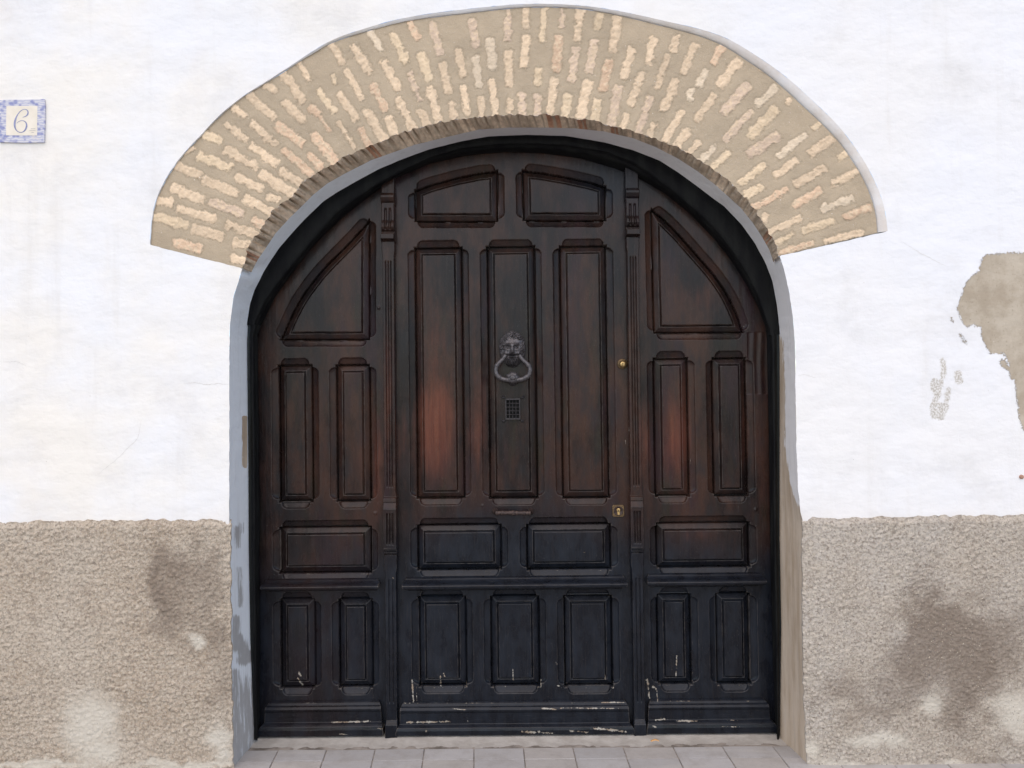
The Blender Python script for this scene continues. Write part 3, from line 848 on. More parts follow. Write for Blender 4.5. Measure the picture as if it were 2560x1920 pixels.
# ------------------------------------------------------------------ door masks (red patches, blue-black tone with painted sheen, chips)
REDS = [(1090,1060,42,120,1.0),(1085,900,30,140,.45),(1195,1060,24,110,.6),(1000,1080,30,110,.35),(1190,930,14,160,.35),(1692,1090,34,105,.75),(1690,980,28,70,.45),
        (1612,1110,14,110,.55),(1858,1080,26,90,.35),(1905,1170,20,150,.35),(1735,745,70,40,.32),(905,1160,36,90,.30),(945,1170,14,110,.6),(970,1000,12,170,.5),
        (810,1050,24,150,.25),(670,1180,24,140,.28),(1430,780,26,60,.22),(1370,1020,24,80,.25),(880,790,50,50,.2),(1745,1340,60,16,.3),(1060,760,30,80,.2),(740,720,40,70,.12)]
CHIPS = [(1101,1690,1102,1715,3.0),(1109,1683,1111,1690,2.5),(1282,1672,1283,1700,3.2),(1512,1686,1513,1697,2.2),(1492,1694,1492,1700,1.5),(1466,1695,1467,1715,1.3),
         (1692,1640,1690,1692,2.6),(747,1680,752,1690,4.5),(744,1695,756,1712,4),(1395,1714,1402,1718,4.5),(1390,1655,1392,1660,2),
         (1018,1806,1125,1804,4.2),(1305,1829,1380,1833,5.5),(1425,1827,1470,1831,4),(1480,1820,1565,1829,5),(1355,1771,1390,1773,3),(1400,1770,1545,1771,3),(1130,1771,1165,1775,2.6),
         (1065,1826,1065,1829,3.5),(1169,1802,1169,1804,2.4),(830,1806,925,1803,3.5),(850,1835,870,1837,3),(940,1820,960,1823,3),(1640,1800,1668,1798,4.5),(1690,1803,1742,1802,3.6),
         (1742,1800,1910,1801,1.3),(1800,1816,1850,1817,2.4),(1632,1815,1640,1818,3),(1618,1700,1624,1745,4),(1632,1716,1640,1722,4.5),(1642,1725,1644,1755,2),
         (1030,1700,1034,1755,3.2),(1041,1700,1042,1755,1.6),(1009,1758,1566,1757,1.4),(1500,1756,1560,1756,2.4),(664,1758,905,1757,1.1),(1632,1753,1915,1753,1.3),
         (1045,1719,1168,1719,1.5),(1227,1718,1352,1718,1.4),(1410,1719,1534,1720,1.6),(1646,1714,1733,1714,1.2),(1793,1714,1879,1713,1.2),(700,1724,790,1722,1.2),(848,1722,934,1720,1.2),
         (1166,1700,1167,1718,2),(1352,1700,1352,1718,2),(1533,1705,1534,1718,2),(1731,1600,1732,1712,1.1),(1851,790,1864,830,1.4),(1725,1140,1728,1175,1.5),(1225,1690,1226,1717,1.2),(1409,1688,1410,1716,1.4),
         (982,1444,984,1446,2.5),(1545,1730,1556,1752,1.5),(1572,1050,1573,1085,1.4),(1563,1085,1564,1110,1.4),(1440,1380,1470,1381,1),(1150,1455,1540,1452,.8),(1640,1444,1880,1442,.7),
         (700,1435,930,1435,.9),(1042,1427,1256,1428,.9),(1317,1426,1530,1426,1),(933,1730,935,1755,1.4),(1250,1716,1345,1717,1.5)]
def masks(V):
    x, y = proj(V)
    red = np.zeros(len(x))
    for cx, cy, a, b, k in REDS:
        red = np.maximum(red, k*np.exp(-((x-cx)/(a*1.25))**2-((y-cy)/(b*1.25))**2))
    dark = sstep(1180, 1560, y + 60*np.exp(-((x-1280)/350)**2)*1.5) + .25*np.exp(-((x-1350)/220)**2-((y-1000)/260)**2) + .75*np.exp(-((x-1520)/150)**2-((y-450)/110)**2)  # darker lower and middle door; last term paints blue sheen at upper right
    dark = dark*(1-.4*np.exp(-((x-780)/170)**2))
    chip = np.zeros(len(x))
    for x1, y1, x2, y2, r in CHIPS:
        lo = (x > min(x1, x2)-14) & (x < max(x1, x2)+14) & (y > min(y1, y2)-14) & (y < max(y1, y2)+14)
        if lo.any():
            d = segdist(x[lo], y[lo], x1, y1, x2, y2)[0]
            chip[lo] = np.maximum(chip[lo], np.clip((.84 if r >= 2 else .66)-.42*d/r, 0, 1))
    low = .25*sstep(1640, 1850, y)
    chip = np.maximum(chip, low)
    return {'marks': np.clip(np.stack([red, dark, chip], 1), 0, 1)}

door = empty('arched_door', (0, YL, 0))
tag(door, 'dark varnished arched wooden door with carved panels and iron lion knocker', 'door', 'thing')

# ------------------------------------------------------------------ leaves with raised panels
def rect(tl_, tr_, bl_, br_):
    X, Z = at(np.array([tl_[0], tr_[0], bl_[0], br_[0]]), np.array([tl_[1], tr_[1], bl_[1], br_[1]]), YL)
    x0, x1 = (X[0]+X[2])/2, (X[1]+X[3])/2; z1, z0 = (Z[0]+Z[1])/2, (Z[2]+Z[3])/2
    return [[(x0, z0), (x1, z0)], [(x1, z0), (x1, z1)], [(x1, z1), (x0, z1)], [(x0, z1), (x0, z0)]]
def wpts(P):
    X, Z = at(np.array([p[0] for p in P], float), np.array([p[1] for p in P], float), YL)
    return list(zip(X.tolist(), Z.tolist()))
def sided(*sides):
    return [list(map(tuple, resample(wpts(s), 24))) if len(s) > 2 else wpts(s) for s in sides]
def smoothside(s):
    return [tuple(p) for p in smooth_curve(s, 40, 3).tolist()]

PAN = {'left': [
    sided([(697,851),(924,850.5)], [(924,850.5),(924,545)], smoothside([(924,545),(871,602),(841,632),(811,662),(781,697),(745,747),(720.6,795),(704,834),(697,851)])),
    rect((693,911),(780,911),(696,1256),(783,1256)), rect((836.6,910),(924,910),(841,1255.5),(928,1255.5)),
    rect((696,1317),(928,1315),(698,1435),(930,1435)), rect((698,1496),(786,1496),(698,1724),(789,1722)), rect((843,1496),(930,1496),(847,1722),(934,1720))],
 'centre': [
    sided([(1036,554),(1246,554)], [(1246,554),(1245,424)], smoothside([(1245,424),(1201,428),(1138,441),(1075,458),(1035,474)]), [(1035,474),(1036,554)]),
    sided([(1307,552),(1517,552)], [(1517,552),(1516,464)], smoothside([(1516,464),(1483,453),(1420,439),(1357,428),(1304,422)]), [(1304,422),(1307,552)]),
    rect((1035,617),(1157,616),(1040.5,1248),(1162,1247.5)), rect((1216.5,615),(1339,613),(1221,1247.5),(1345,1247.5)), rect((1397,613),(1517,612),(1406,1247),(1526.5,1246.6)),
    rect((1041,1311),(1254,1310),(1042.5,1426),(1255,1427.6)), rect((1314,1309),(1528,1308),(1317,1425.7),(1529.6,1425.7)),
    rect((1046,1489.6),(1166,1490),(1044.5,1717.6),(1167,1718.4)), rect((1224.7,1489.6),(1348,1488),(1226.7,1717),(1352,1718)), rect((1409,1488),(1532,1488),(1410,1717),(1534,1719.6))],
 'right': [
    sided([(1634,834),(1862,832.5)], smoothside([(1862,832.5),(1849,789),(1822,731.5),(1786,680),(1741,629),(1699,581),(1660,542),(1627,518)]), [(1627,518),(1634,834)]),
    rect((1632.5,893),(1720.5,894.6),(1638,1243),(1727,1242)), rect((1778.6,893),(1867,893),(1786,1242),(1873.6,1241)),
    rect((1640,1306),(1876.4,1304.6),(1641.4,1421),(1876.4,1420)), rect((1642,1484.5),(1728,1484.5),(1644.5,1712.7),(1732.7,1714)), rect((1790.5,1482),(1876.4,1482),(1792,1714),(1879.5,1712.7))]}

arch_poly = None
def leaf_arch():
    t = np.linspace(rad(80), rad(280), 300)
    C = at_angle(BL, t)
    X, Z = at(C[:, 0], C[:, 1], YL)
    return list(zip(X.tolist(), Z.tolist()))
ARCH = leaf_arch()
ARCHP = [(ARCH[0][0], -.1)] + ARCH + [(ARCH[-1][0], -.1)]

def panel_field(X, Z, sides, H, ids, k):
    """carve one fielded panel with stopped chamfers into the relief H (metres, + towards the street)"""
    P = np.array([p for s in sides for p in s])
    m = .05
    c0, c1 = np.searchsorted(X, [P[:, 0].min()-m, P[:, 0].max()+m]); r0, r1 = np.searchsorted(Z, [P[:, 1].min()-m, P[:, 1].max()+m])
    x, z = np.meshgrid(X[c0:c1], Z[r0:r1])
    poly = [p for s in sides for p in s[:-1]]
    ins = inpoly(x, z, poly)
    dmin = np.full(x.shape, 9.0); arc = np.zeros(x.shape); Ls = np.ones(x.shape)
    for s in sides:
        s = np.array(s); L = np.hypot(*np.diff(s, axis=0).T); cum = np.concatenate([[0], np.cumsum(L)])
        for i in range(len(L)):
            d, t = segdist(x, z, s[i, 0], s[i, 1], s[i+1, 0], s[i+1, 1])
            u = d < dmin
            dmin[u] = d[u]; arc[u] = (cum[i]+t*L[i])[u]; Ls[u] = cum[-1]
    inset, rr, wch = .013, .024, .025
    t = np.minimum(arc-inset, Ls-inset-arc)
    we = np.where(t <= 0, 1e-6, wch*np.sqrt(np.clip(1-np.clip((rr-t)/rr, 0, 1)**2, 0, 1)))
    u = dmin/np.maximum(we, 1e-6)
    prof = np.interp(u, [0, .06, .15, .45, .75, .90, 1.0, 1.04], [-.0230, -.0190, -.0180, -.0145, -.0105, -.0080, -.0060, 0])
    Ho = np.where(~ins & (u < 1.03), prof, 0)
    e = dmin
    Hi = np.interp(e, [0, .0012, .0055, .0072, .0285, .0300, .0338, .0352, .0365, .043], [-.010, -.042, -.042, -.0245, -.0115, -.0205, -.0205, -.0050, -.0045, -.0045])
    sub = H[r0:r1, c0:c1]
    sub[...] = np.where(ins, Hi, np.minimum(sub, Ho))
    cc = ids[r0:r1, c0:c1]
    cc[ins & (e > .0012)] = k
    return

def make_leaf(key, xl, xr, zlow, extra=None, step=.0021):
    sides = PAN[key]
    X = np.arange(xl, xr+step*.5, step)
    ztop = min(max(p[1] for p in ARCH if True)+.01, 3)
    inside = [p[1] for p in ARCH if xl-.02 <= p[0] <= xr+.02]
    ztop = max(inside)+.01
    Z = np.arange(zlow, ztop, step)
    H = np.zeros((len(Z), len(X))); ids = np.full(H.shape, -1)
    for k, s in enumerate(sides): panel_field(X, Z, s, H, ids, k)
    x, z = np.meshgrid(X, Z)
    H += .0010*(fbm(x/.16, z/.5, 130, 3)-.5) + .0006*(fbm(x/.012, z/.12, 131, 3)-.5)
    if extra: extra(x, z, H)
    V = np.stack([x, YL-H, z], -1).reshape(-1, 3)
    Q = gridquads(len(Z), len(X))
    cell = ids.ravel()[Q]
    cid = np.where((cell == cell[:, :1]).all(1), cell[:, 0], -1)
    cen = V[Q].mean(1)
    ok = inpoly(cen[:, 0], cen[:, 2], ARCHP)
    Q, cid = Q[ok], cid[ok]
    v, q, _ = compact(V, Q[cid == -1])
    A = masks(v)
    v, q, A = skirt(v, q, YL+.045, A)
    # plain back of the leaf
    z0 = zlow; bx = [p for p in ARCH if xl <= p[0] <= xr]
    bx.sort()
    bpoly = [(xl, z0), (xr, z0)] + list(reversed(bx))
    nb = len(v)
    v = np.concatenate([v, np.array([(p[0], YL+.045, p[1]) for p in bpoly])])
    me_faces = q
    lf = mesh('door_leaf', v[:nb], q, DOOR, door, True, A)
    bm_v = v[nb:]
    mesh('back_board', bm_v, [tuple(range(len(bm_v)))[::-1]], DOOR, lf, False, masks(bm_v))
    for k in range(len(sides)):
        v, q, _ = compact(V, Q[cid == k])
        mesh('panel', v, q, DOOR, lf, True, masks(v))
    return lf

def gb(x, z, H, px, py, amp, sg):
    X, Z = at(px, py, YL); H += amp*np.exp(-((x-X)**2+(z-Z)**2)/(2*sg**2))
def exL(x, z, H):
    gb(x, z, H, 947, 769, .004, .004); gb(x, z, H, 938, 1283, .003, .004)
def exR(x, z, H):
    gb(x, z, H, 1889, 1274, .004, .004)
    X0, Z0 = at(1871, 985, YL); X1, Z1 = at(1914, 830, YL)
    m = (x > X0) & (x < X1+.02) & (z > Z0) & (z < Z1)
    H[m] += -.0012 + .0011*np.sin((x[m]+.004*np.sin(z[m]*14))/.0052)
def exC(x, z, H):
    gb(x, z, H, 1206, 1264, .002, .003)
xa, _ = at(612, 1200, YL); xb, _ = at(966, 1200, YL)
leafL = make_leaf('left', float(xa), float(xb), .012, exL)
xc, _ = at(985, 1200, YL); xd, _ = at(1579, 1200, YL)
leafC = make_leaf('centre', float(xc), float(xd), .012, exC)
xe, _ = at(1598, 1200, YL); xf, _ = at(1955, 1200, YL)
leafR = make_leaf('right', float(xe), float(xf), .012, exR)
leafL['label'] = 'left fixed leaf with quarter round panel'
leafC['label'] = 'wide centre leaf with knocker and locks'
leafR['label'] = 'right fixed leaf with quarter round panel'

# ledge mouldings and kick boards
def strip(name, xs, zs, hprof, parent, endround=.0, jit=1):
    """xs: list of (z, x0, x1); hprof: list of (z, height)"""
    xs = sorted(xs); hprof = sorted(hprof)
    z0, z1 = hprof[0][0], hprof[-1][0]
    z = np.linspace(z0, z1, max(24, int((z1-z0)/.0016)))
    xl = np.interp(z, [a[0] for a in xs], [a[1] for a in xs]); xr = np.interp(z, [a[0] for a in xs], [a[2] for a in xs])
    h = np.interp(z, [a[0] for a in hprof], [a[1] for a in hprof])
    n = int((xr.max()-xl.min())/.003)
    t = np.linspace(0, 1, n)
    X = xl[:, None]+(xr-xl)[:, None]*t[None]; Zg = np.repeat(z[:, None], n, 1)
    Zg = Zg + jit*.0012*(fbm(X/.1, X*0, 140)-.5)
    Hh = h[:, None]*np.ones((1, n)) + .0009*(fbm(X/.05, Zg/.01, 141)-.5)
    V = np.stack([X, YL-Hh, Zg], -1).reshape(-1, 3)
    Q = gridquads(len(z), n)
    V, Q, A = skirt(V, Q, YL+.004, masks(V))
    return mesh(name, V, Q, DOOR, parent, True, A)

def zy(py, px=1280): return float(at(px, py, YL-.03)[1])
def xx(px, py): return float(at(px, py, YL-.03)[0])
def ledge(parent, x0, x1, yt, yb):
    xm = (x0+x1)/2; zt, zb = zy(yt, xm), zy(yb, xm); H = zt-zb
    hp = [(zb-.016, .001), (zb-.010, .009), (zb-.001, .010), (zb, .046), (zb+.15*H, .057), (zb+.40*H, .060), (zb+.58*H, .052), (zb+.66*H, .034), (zb+.74*H, .024), (zb+.86*H, .017), (zb+H, .012), (zb+H+.003, .001)]
    A, B = xx(x0, (yt+yb)/2), xx(x1, (yt+yb)/2)
    xs = [(zb-.016, A+.016, B-.016), (zb-.001, A+.014, B-.014), (zb, A+.006, B-.006), (zb+.3*H, A, B), (zb+.6*H, A+.001, B-.001), (zb+H+.003, A+.012, B-.012)]
    strip('ledge', xs, None, hp, parent)
ledge(leafL, 655, 949, 1452, 1472); ledge(leafC, 1007, 1567, 1446, 1469); ledge(leafR, 1616, 1912, 1438, 1461)

def kick(parent, xt0, xt1, xb0, xb1, yt, ys, yb):
    xm = (xt0+xt1)/2; zt, zs, zb = zy(yt, xm), zy(ys, xm), float(at(xm, yb, YL-.045)[1])
    zb = max(zb, .012)
    H1 = zt-zs; H2 = zs-zb
    hp = [(zb, .046), (zb+.5*H2, .048), (zb+.80*H2, .045), (zb+.95*H2, .036), (zs, .031), (zs+.03*H1, .026), (zs+.55*H1, .026), (zs+.60*H1, .031), (zs+.70*H1, .033), (zs+.80*H1, .028), (zs+.84*H1, .019), (zs+.93*H1, .016), (zt, .008), (zt+.002, .001)]
    A0, B0 = xx(xt0, yt), xx(xt1, yt); A1, B1 = xx(xb0, yb), xx(xb1, yb)
    ax = lambda t: A1+(A0-A1)*t; bx = lambda t: B1+(B0-B1)*t
    i = .012
    xs = [(zb, A1, B1), (zb+.35*H2, ax(.05), bx(.05)), (zb+.8*H2, ax(.38), bx(.38)), (zs, ax(.75), bx(.75)), (zs+.5*H1, ax(.86), bx(.86)), (zs+.78*H1, ax(.92), bx(.92)), (zs+.9*H1, A0+i*.4, B0-i*.4), (zt+.002, A0+i, B0-i)]
    strip('kick_board', xs, None, hp, parent)
kick(leafL, 664, 951, 646, 960, 1758, 1808, 1841)
kick(leafC, 1001, 1570, 990, 1587, 1758, 1811, 1844)
kick(leafR, 1622, 1920, 1616, 1944, 1753, 1801, 1842)

# ------------------------------------------------------------------ pilasters
def pilaster(xt, xb, ytop, yy, label):
    """xt/xb: centre x at y=500 / y=1800 (photo px); yy: dict of key heights"""
    pl = None
    YP = YL-.012
    def rows(y0, y1, n): return np.linspace(y0, y1, n)
    def relief(name, y0, y1, hw, h, flutes, parent, dz=1.2):
        ys = rows(y0, y1, max(14, int((y1-y0)/dz)))
        nu = 49
        u = np.linspace(-1, 1, nu)
        xc_ = xt+(xb-xt)*(ys-500)/1300.0
        W = hw(ys); Hh = h(ys)+.010
        X = xc_[:, None]+W[:, None]*u[None]; Yp = np.repeat(ys[:, None], nu, 1)
        Hg = Hh[:, None]*np.ones((1, nu))
        edge = 1-sstep(.86, 1.0, np.abs(u))*.35
        Hg = Hg*edge[None]
        Hg = Hg - flutes(ys, u)
        Hg = Hg + .0008*(fbm(X/8, Yp/60, 150)-.5)
        Y = YL-Hg
        V = at3(X.ravel(), Yp.ravel(), YL-.02)
        V[:, 1] = Y.ravel()
        Q = gridquads(len(ys), nu)[:, ::-1]
        A = masks(V)
        V, Q, A = skirt(V, Q, YL+.05, A)
        return mesh(name, V, Q, DOOR, parent, True, A)
    none = lambda ys, u: np.zeros((len(ys), len(u)))
    def grooves(pos, wd, dep, y0, y1, rnd=6):
        def f(ys, u):
            g = np.zeros((len(ys), len(u)))
            vis = sstep(y0, y0+rnd, ys)*sstep(y1, y1-rnd, ys)
            for p in pos:
                g = np.maximum(g, dep*np.exp(-((u-p)/wd)**4)[None]*vis[:, None])
            return g
        return f
    c = lambda v: (lambda ys: np.full(len(ys), float(v)))
    a, b, d, e, f1, g1, h1, i1, j1, k1, l1 = yy
    # a: top, b: cornice top, d: bracket top, e: bracket foot, f1: abacus end, g1: shaft end, h1: block cap end, i1: block end, j1: lower shaft start, k1: base top, l1: foot
    pl = relief('pilaster', f1, g1, lambda ys: np.interp(ys, [f1, f1+24, f1+34, g1-14, g1-4, g1], [17, 17, 15.2, 15.2, 17, 17]), c(.022),
                grooves((-.42, 0, .42), .10, .006, f1+46, g1-22), door)
    pl['label'] = label
    relief('capital', a, b, c(17.5), c(.020), none, pl)
    relief('capital', b, d, lambda ys: np.interp(ys, [b, b+2, d], [17.6, 18.2, 18]), lambda ys: np.interp((ys-b)/(d-b), [0, .1, .3, .5, .75, .9, 1], [.024, .036, .040, .040, .030, .020, .020]), none, pl, .6)
    relief('bracket', d, e, lambda ys: np.interp(ys, [d, e], [16.5, 17.5]), lambda ys: np.interp((ys-d)/(e-d), [0, .6, .72, .85, .95, 1], [.026, .028, .036, .040, .032, .020]), grooves((-.33, .33), .16, .008, d+10, e-1, 5), pl, .8)
    relief('capital', e, f1, c(18), lambda ys: np.interp((ys-e)/(f1-e), [0, .02, .28, .36, .80, .9, 1], [.020, .022, .026, .050, .050, .032, .022]), none, pl, .6)
    relief('block', g1, h1, lambda ys: np.interp(ys, [g1, h1], [17.2, 17.8]), lambda ys: np.interp((ys-g1)/(h1-g1), [0, .15, .4, .45, .9, 1], [.022, .030, .031, .026, .036, .037]), none, pl, .6)
    relief('block', h1, i1, c(17.5), c(.033), grooves((-.36, .02, .40), .13, .009, h1+8, i1-8), pl)
    relief('block', i1, j1, c(17.5), lambda ys: np.interp((ys-i1)/(j1-i1), [0, .15, .2, .55, .6, .8, .9, 1], [.033, .033, .012, .012, .020, .020, .012, .022]), none, pl, .5)
    relief('shaft', j1, k1, lambda ys: np.interp(ys, [j1, j1+34, j1+46, k1-20, k1], [17, 17, 14.6, 14.6, 14.6]), c(.021), grooves((-.3, .35), .10, .004, j1+60, k1-40), pl)
    relief('base_block', k1, l1, lambda ys: np.interp(ys, [k1, k1+12, l1], [14.6, 16.5, 17.5]), lambda ys: np.interp((ys-k1)/(l1-k1), [0, .1, .2, 1], [.021, .026, .034, .036]), none, pl)
    return pl
pilaster(970.5, 980.0, 0, (380, 484, 511, 580, 606, 1241, 1272, 1369, 1386, 1798, 1846), 'pilaster left of the centre leaf')
pilaster(1579.5, 1598.5, 0, (380, 472, 500, 569, 595, 1238, 1266, 1366, 1381, 1796, 1846), 'pilaster right of the centre leaf')

# ------------------------------------------------------------------ frame
t = np.linspace(rad(97.5), rad(264.5), 420)
Bf, Sf, Lf = at_angle(BL, t), at_angle(SF, t), at_angle(LC, t)
dirn = Bf-np.array(PC); dirn /= np.linalg.norm(dirn, axis=1)[:, None]
chip = ((fbm(t*60, t*0+2, 160)-.5)*3)[:, None]*dirn
rows = [at3(*(Bf+dirn*7).T, YF+.02), at3(*(Bf+dirn*5+chip).T, YF), at3(*(Bf*.6+Sf*.4).T, YF-.002), at3(*(Bf*.2+Sf*.8).T, YF-.002), at3(*(Bf*.05+Sf*.95).T, YF+.001),
        at3(*Sf.T, YF+.008), at3(*(Sf*.75+Lf*.25).T, YF+.022), at3(*(Sf*.6+Lf*.4).T, YF+.026), at3(*(Sf*.5+Lf*.5).T, YF+.040), at3(*(Sf*.06+Lf*.94).T, YL-.006), at3(*Lf.T, YL+.02)]
v, q = loft(rows)
arch_frame = mesh('arch_frame', v, q[:, ::-1], FRAME, door, True)
def jamb(lo_b, lo_l, y0, sidesgn, label):
    ys = np.linspace(y0, 1850, 160)
    bP = np.array(lo_b); lP = np.array(lo_l)
    bx = np.interp(ys, bP[:, 1], bP[:, 0]); lx = np.interp(ys, lP[:, 1], lP[:, 0])
    rows = [at3(bx-sidesgn*5, ys, YF+.03)]
    for k in range(15):
        u = k/14
        x = bx+(lx-bx)*(u*.92)
        yv = YF+.050 - .056*math.sin(math.pi*(u*.86+.10))**.8
        if u > .78: yv = YF+.030+.05*(u-.78)
        rows.append(at3(x, ys, yv))
    rows.append(at3(lx, ys, YL-.004)); rows.append(at3(lx, ys, YL+.02))
    v, q = loft(rows)
    if sidesgn > 0: q = q[:, ::-1]
    o = mesh('jamb_post', v, q if sidesgn < 0 else q, FRAME, door, True)
    o['label'] = label
jamb(sorted([p for p in BL if p[0] < 700 and p[1] > 690], key=lambda p: p[1]), sorted([p for p in LC if p[0] < 660 and p[1] > 800], key=lambda p: p[1]), 812, 1, 'left jamb post')
jamb(sorted([p for p in BL if p[0] > 1900 and p[1] > 690], key=lambda p: p[1]), sorted([p for p in LC if p[0] > 1900 and p[1] > 800], key=lambda p: p[1]), 826, -1, 'right jamb post')

# ------------------------------------------------------------------ lion knocker
PXM = (YL-CAM[1])/F              # metres per photo pixel on the leaf face
knock = None
def local(ax, by, H, cx, cy):
    V = at3(cx+ax.ravel(), cy+by.ravel(), YL)
    V[:, 1] = YL+.004-H.ravel()
    return V
a_ = np.linspace(-36, 36, 150); b_ = np.linspace(-48, 50, 200)
A_, B_ = np.meshgrid(a_, b_)
def gs(x, y, sx, sy, amp): return amp*np.exp(-((A_-x)/sx)**2-((B_-y)/sy)**2)
wid = np.interp(B_, [-47, -40, -25, -5, 12, 22, 30, 36, 44, 48], [.1, 17, 30, 34, 32.5, 29.5, 22, 19, 12, .1])
rr = np.abs(A_)/np.maximum(wid, .1)
inside = rr < 1
dome = np.sqrt(np.clip(1-rr**2, 0, 1))*np.interp(B_, [-47, -38, -20, 0, 20, 30, 40, 48], [0, .017, .030, .034, .030, .026, .018, 0])
dome = np.clip(1-rr**2, 0, 1)**.33*(dome > 0)*np.interp(B_, [-47, -44, -38, -20, 0, 20, 30, 40, 48], [0, .012, .022, .031, .034, .030, .026, .018, 0])
Hk = dome.copy()
Hk += gs(0, 0, 19, 24, .008)
Hk += gs(0, 2, 5, 12, .010) + gs(0, 9.5, 4.5, 3.5, .011) + gs(-5.5, 13.5, 5, 4, .006) + gs(5.5, 13.5, 5, 4, .006)
for s in (-1, 1):
    Hk += gs(s*9.5, -3.5, 4.8, 3.4, -.012) + gs(s*9.2, -3, 2.6, 2.2, .0075) + gs(s*9.5, -10, 6.5, 2.6, .010) + gs(s*9.5, -6.3, 4.5, 1.0, .003) + gs(s*14, 4, 5, 5, .005)
    Hk += gs(s*16.5, 13, 5, 5, .010)
Hk += gs(0, 17.5, 8.5, 2.2, -.016) + gs(0, 21, 6.5, 1.3, .007) + gs(0, 26, 4.5, 4.5, -.012)
beard = sstep(24, 30, B_)*sstep(21, 15, np.abs(A_))
Hk += beard*.0035*np.sin(A_*1.55+np.sin(B_*.5)*1.4)
r2 = np.random.RandomState(3)
for k in range(70):
    th_ = r2.uniform(-math.pi*1.12, .12*math.pi); q_ = r2.uniform(.60, .97)
    x, y = 33*q_*math.cos(th_), -4+42*q_*math.sin(th_)
    if abs(x) < 18 and y > -14: continue
    an = math.atan2(y+4, x)+r2.uniform(-.9, .9)
    ca, sa = math.cos(an), math.sin(an)
    U_ = (A_-x)*ca+(B_-y)*sa; W_ = -(A_-x)*sa+(B_-y)*ca
    el = (U_/5.6)**2+(W_/2.6)**2
    Hk += .0026*np.clip(1-el, 0, 1)**.6 - .0011*np.exp(-((el-1.25)/.35)**2)
V = local(A_, B_, np.maximum(Hk, 0), 1280.8, 872)
Q = gridquads(*A_.shape)[:, ::-1]
ok = inside.ravel()[Q].all(1)
V, Q, _ = compact(V, Q[ok])
V, Q, _ = skirt(V, Q, YL+.006)
kn = empty('x', (0, 0, 0)); bpy.data.objects.remove(kn)
head = mesh('door_knocker', V, Q, IRON, door, True)
head['label'] = 'iron lion head door knocker'
# swinging ring
ring_px = [(1265,888),(1262,893),(1254,903),(1247,909),(1242,916),(1239.5,928),(1243,939),(1252,946.5),(1263,950),(1282,951),(1301,950),(1312,946.5),(1322,939),(1326,928),(1323,916),(1316,909),(1309,903),(1301,893),(1298,888)]
rp = smooth_curve(ring_px, 90, 4)
tt_ = np.linspace(0, 1, 90)
ydep = YL-.034-.006*np.sin(math.pi*tt_)
R3 = at3(rp[:, 0], rp[:, 1], YL); R3[:, 1] = ydep
rad_r = .0080+.0020*np.sin(math.pi*tt_)
for c_ in (.17, .33, .67, .83): rad_r = rad_r + .0022*np.exp(-((tt_-c_)/.012)**2)
v, q = tube(R3, rad_r, 14)
ringo = mesh('ring', v, q, IRON, head, True)
bx_, bz_ = at(1282, 945, YL)
parts = []
n1, n2 = 28, 56
Vb = []; 
for i in range(n1):
    ph_ = i/(n1-1)*math.pi/2
    for k in range(n2):
        th_ = 2*math.pi*k/n2
        r_ = .0275*math.cos(ph_)*(1+.06*math.cos(7*th_)*math.cos(ph_))
        h_ = .022*math.sin(ph_) + (.004 if r_ < .010 else 0) - .0025*math.exp(-((r_-.0125)/.0016)**2)
        Vb.append((bx_+r_*math.cos(th_), YL-.034-h_, bz_+r_*math.sin(th_)*.92))
Qb = [(i*n2+k, i*n2+(k+1) % n2, (i+1)*n2+(k+1) % n2, (i+1)*n2+k) for i in range(n1-1) for k in range(n2)]
mesh('boss', np.array(Vb), Qb, IRON, head, True)
v, q = lathe(bx_, bz_-.012, [(.020, YL+.006), (.020, YL-.012), (.016, YL-.026), (.010, YL-.034)], 30)
mesh('striker_plate', v, q, IRON, head, True)

# ------------------------------------------------------------------ peephole grille
def bar(p0, p1, w_, y0, y1):
    P0 = np.array(p0, float); P1 = np.array(p1, float)
    (x0, z0), (x1, z1) = [tuple(map(float, at(p[0], p[1], YL))) for p in (P0, P1)]
    if abs(x1-x0) > abs(z1-z0): return box(min(x0, x1), max(x0, x1), y0, y1, (z0+z1)/2-w_/2, (z0+z1)/2+w_/2)
    return box((x0+x1)/2-w_/2, (x0+x1)/2+w_/2, y0, y1, min(z0, z1), max(z0, z1))
gx0, gx1, gy0, gy1 = 1266, 1298, 999, 1046
ps = [bar((gx0-2, gy0-1), (gx1+2, gy0-1), .006, YL-.010, YL+.006), bar((gx0-2, gy1+1), (gx1+2, gy1+1), .006, YL-.010, YL+.006),
      bar((gx0-1.2, gy0), (gx0-1.2, gy1), .004, YL-.009, YL+.006), bar((gx1+1.2, gy0), (gx1+1.2, gy1), .004, YL-.009, YL+.006)]
v, q = join(ps)
GIRON = mat_metal('grille_iron', (.022, .019, .021), (.060, .053, .055), .5, .4)
gr = mesh('grille', v, q, GIRON, door, False)
ps = []
for k in range(1, 4):
    x = gx0+(gx1-gx0)*k/4
    p = at3(np.full(8, x), np.linspace(gy0, gy1, 8), YL); p[:, 1] = YL-.0055; ps.append(tube(p, .0013, 8))
for k in range(1, 5):
    y = gy0+(gy1-gy0)*k/5
    p = at3(np.linspace(gx0, gx1, 8), np.full(8, y), YL); p[:, 1] = YL-.0065; ps.append(tube(p, .0013, 8))
v, q = join(ps)
mesh('grille_bars', v, q, GIRON, gr, True)
(x0, z0), (x1, z1) = [tuple(map(float, at(*p, YL))) for p in ((gx0, gy1), (gx1, gy0))]
v, q = box(x0, x1, YL+.0015, YL+.006, z0, z1)
mesh('opening', v, q, HOLE, gr, False)
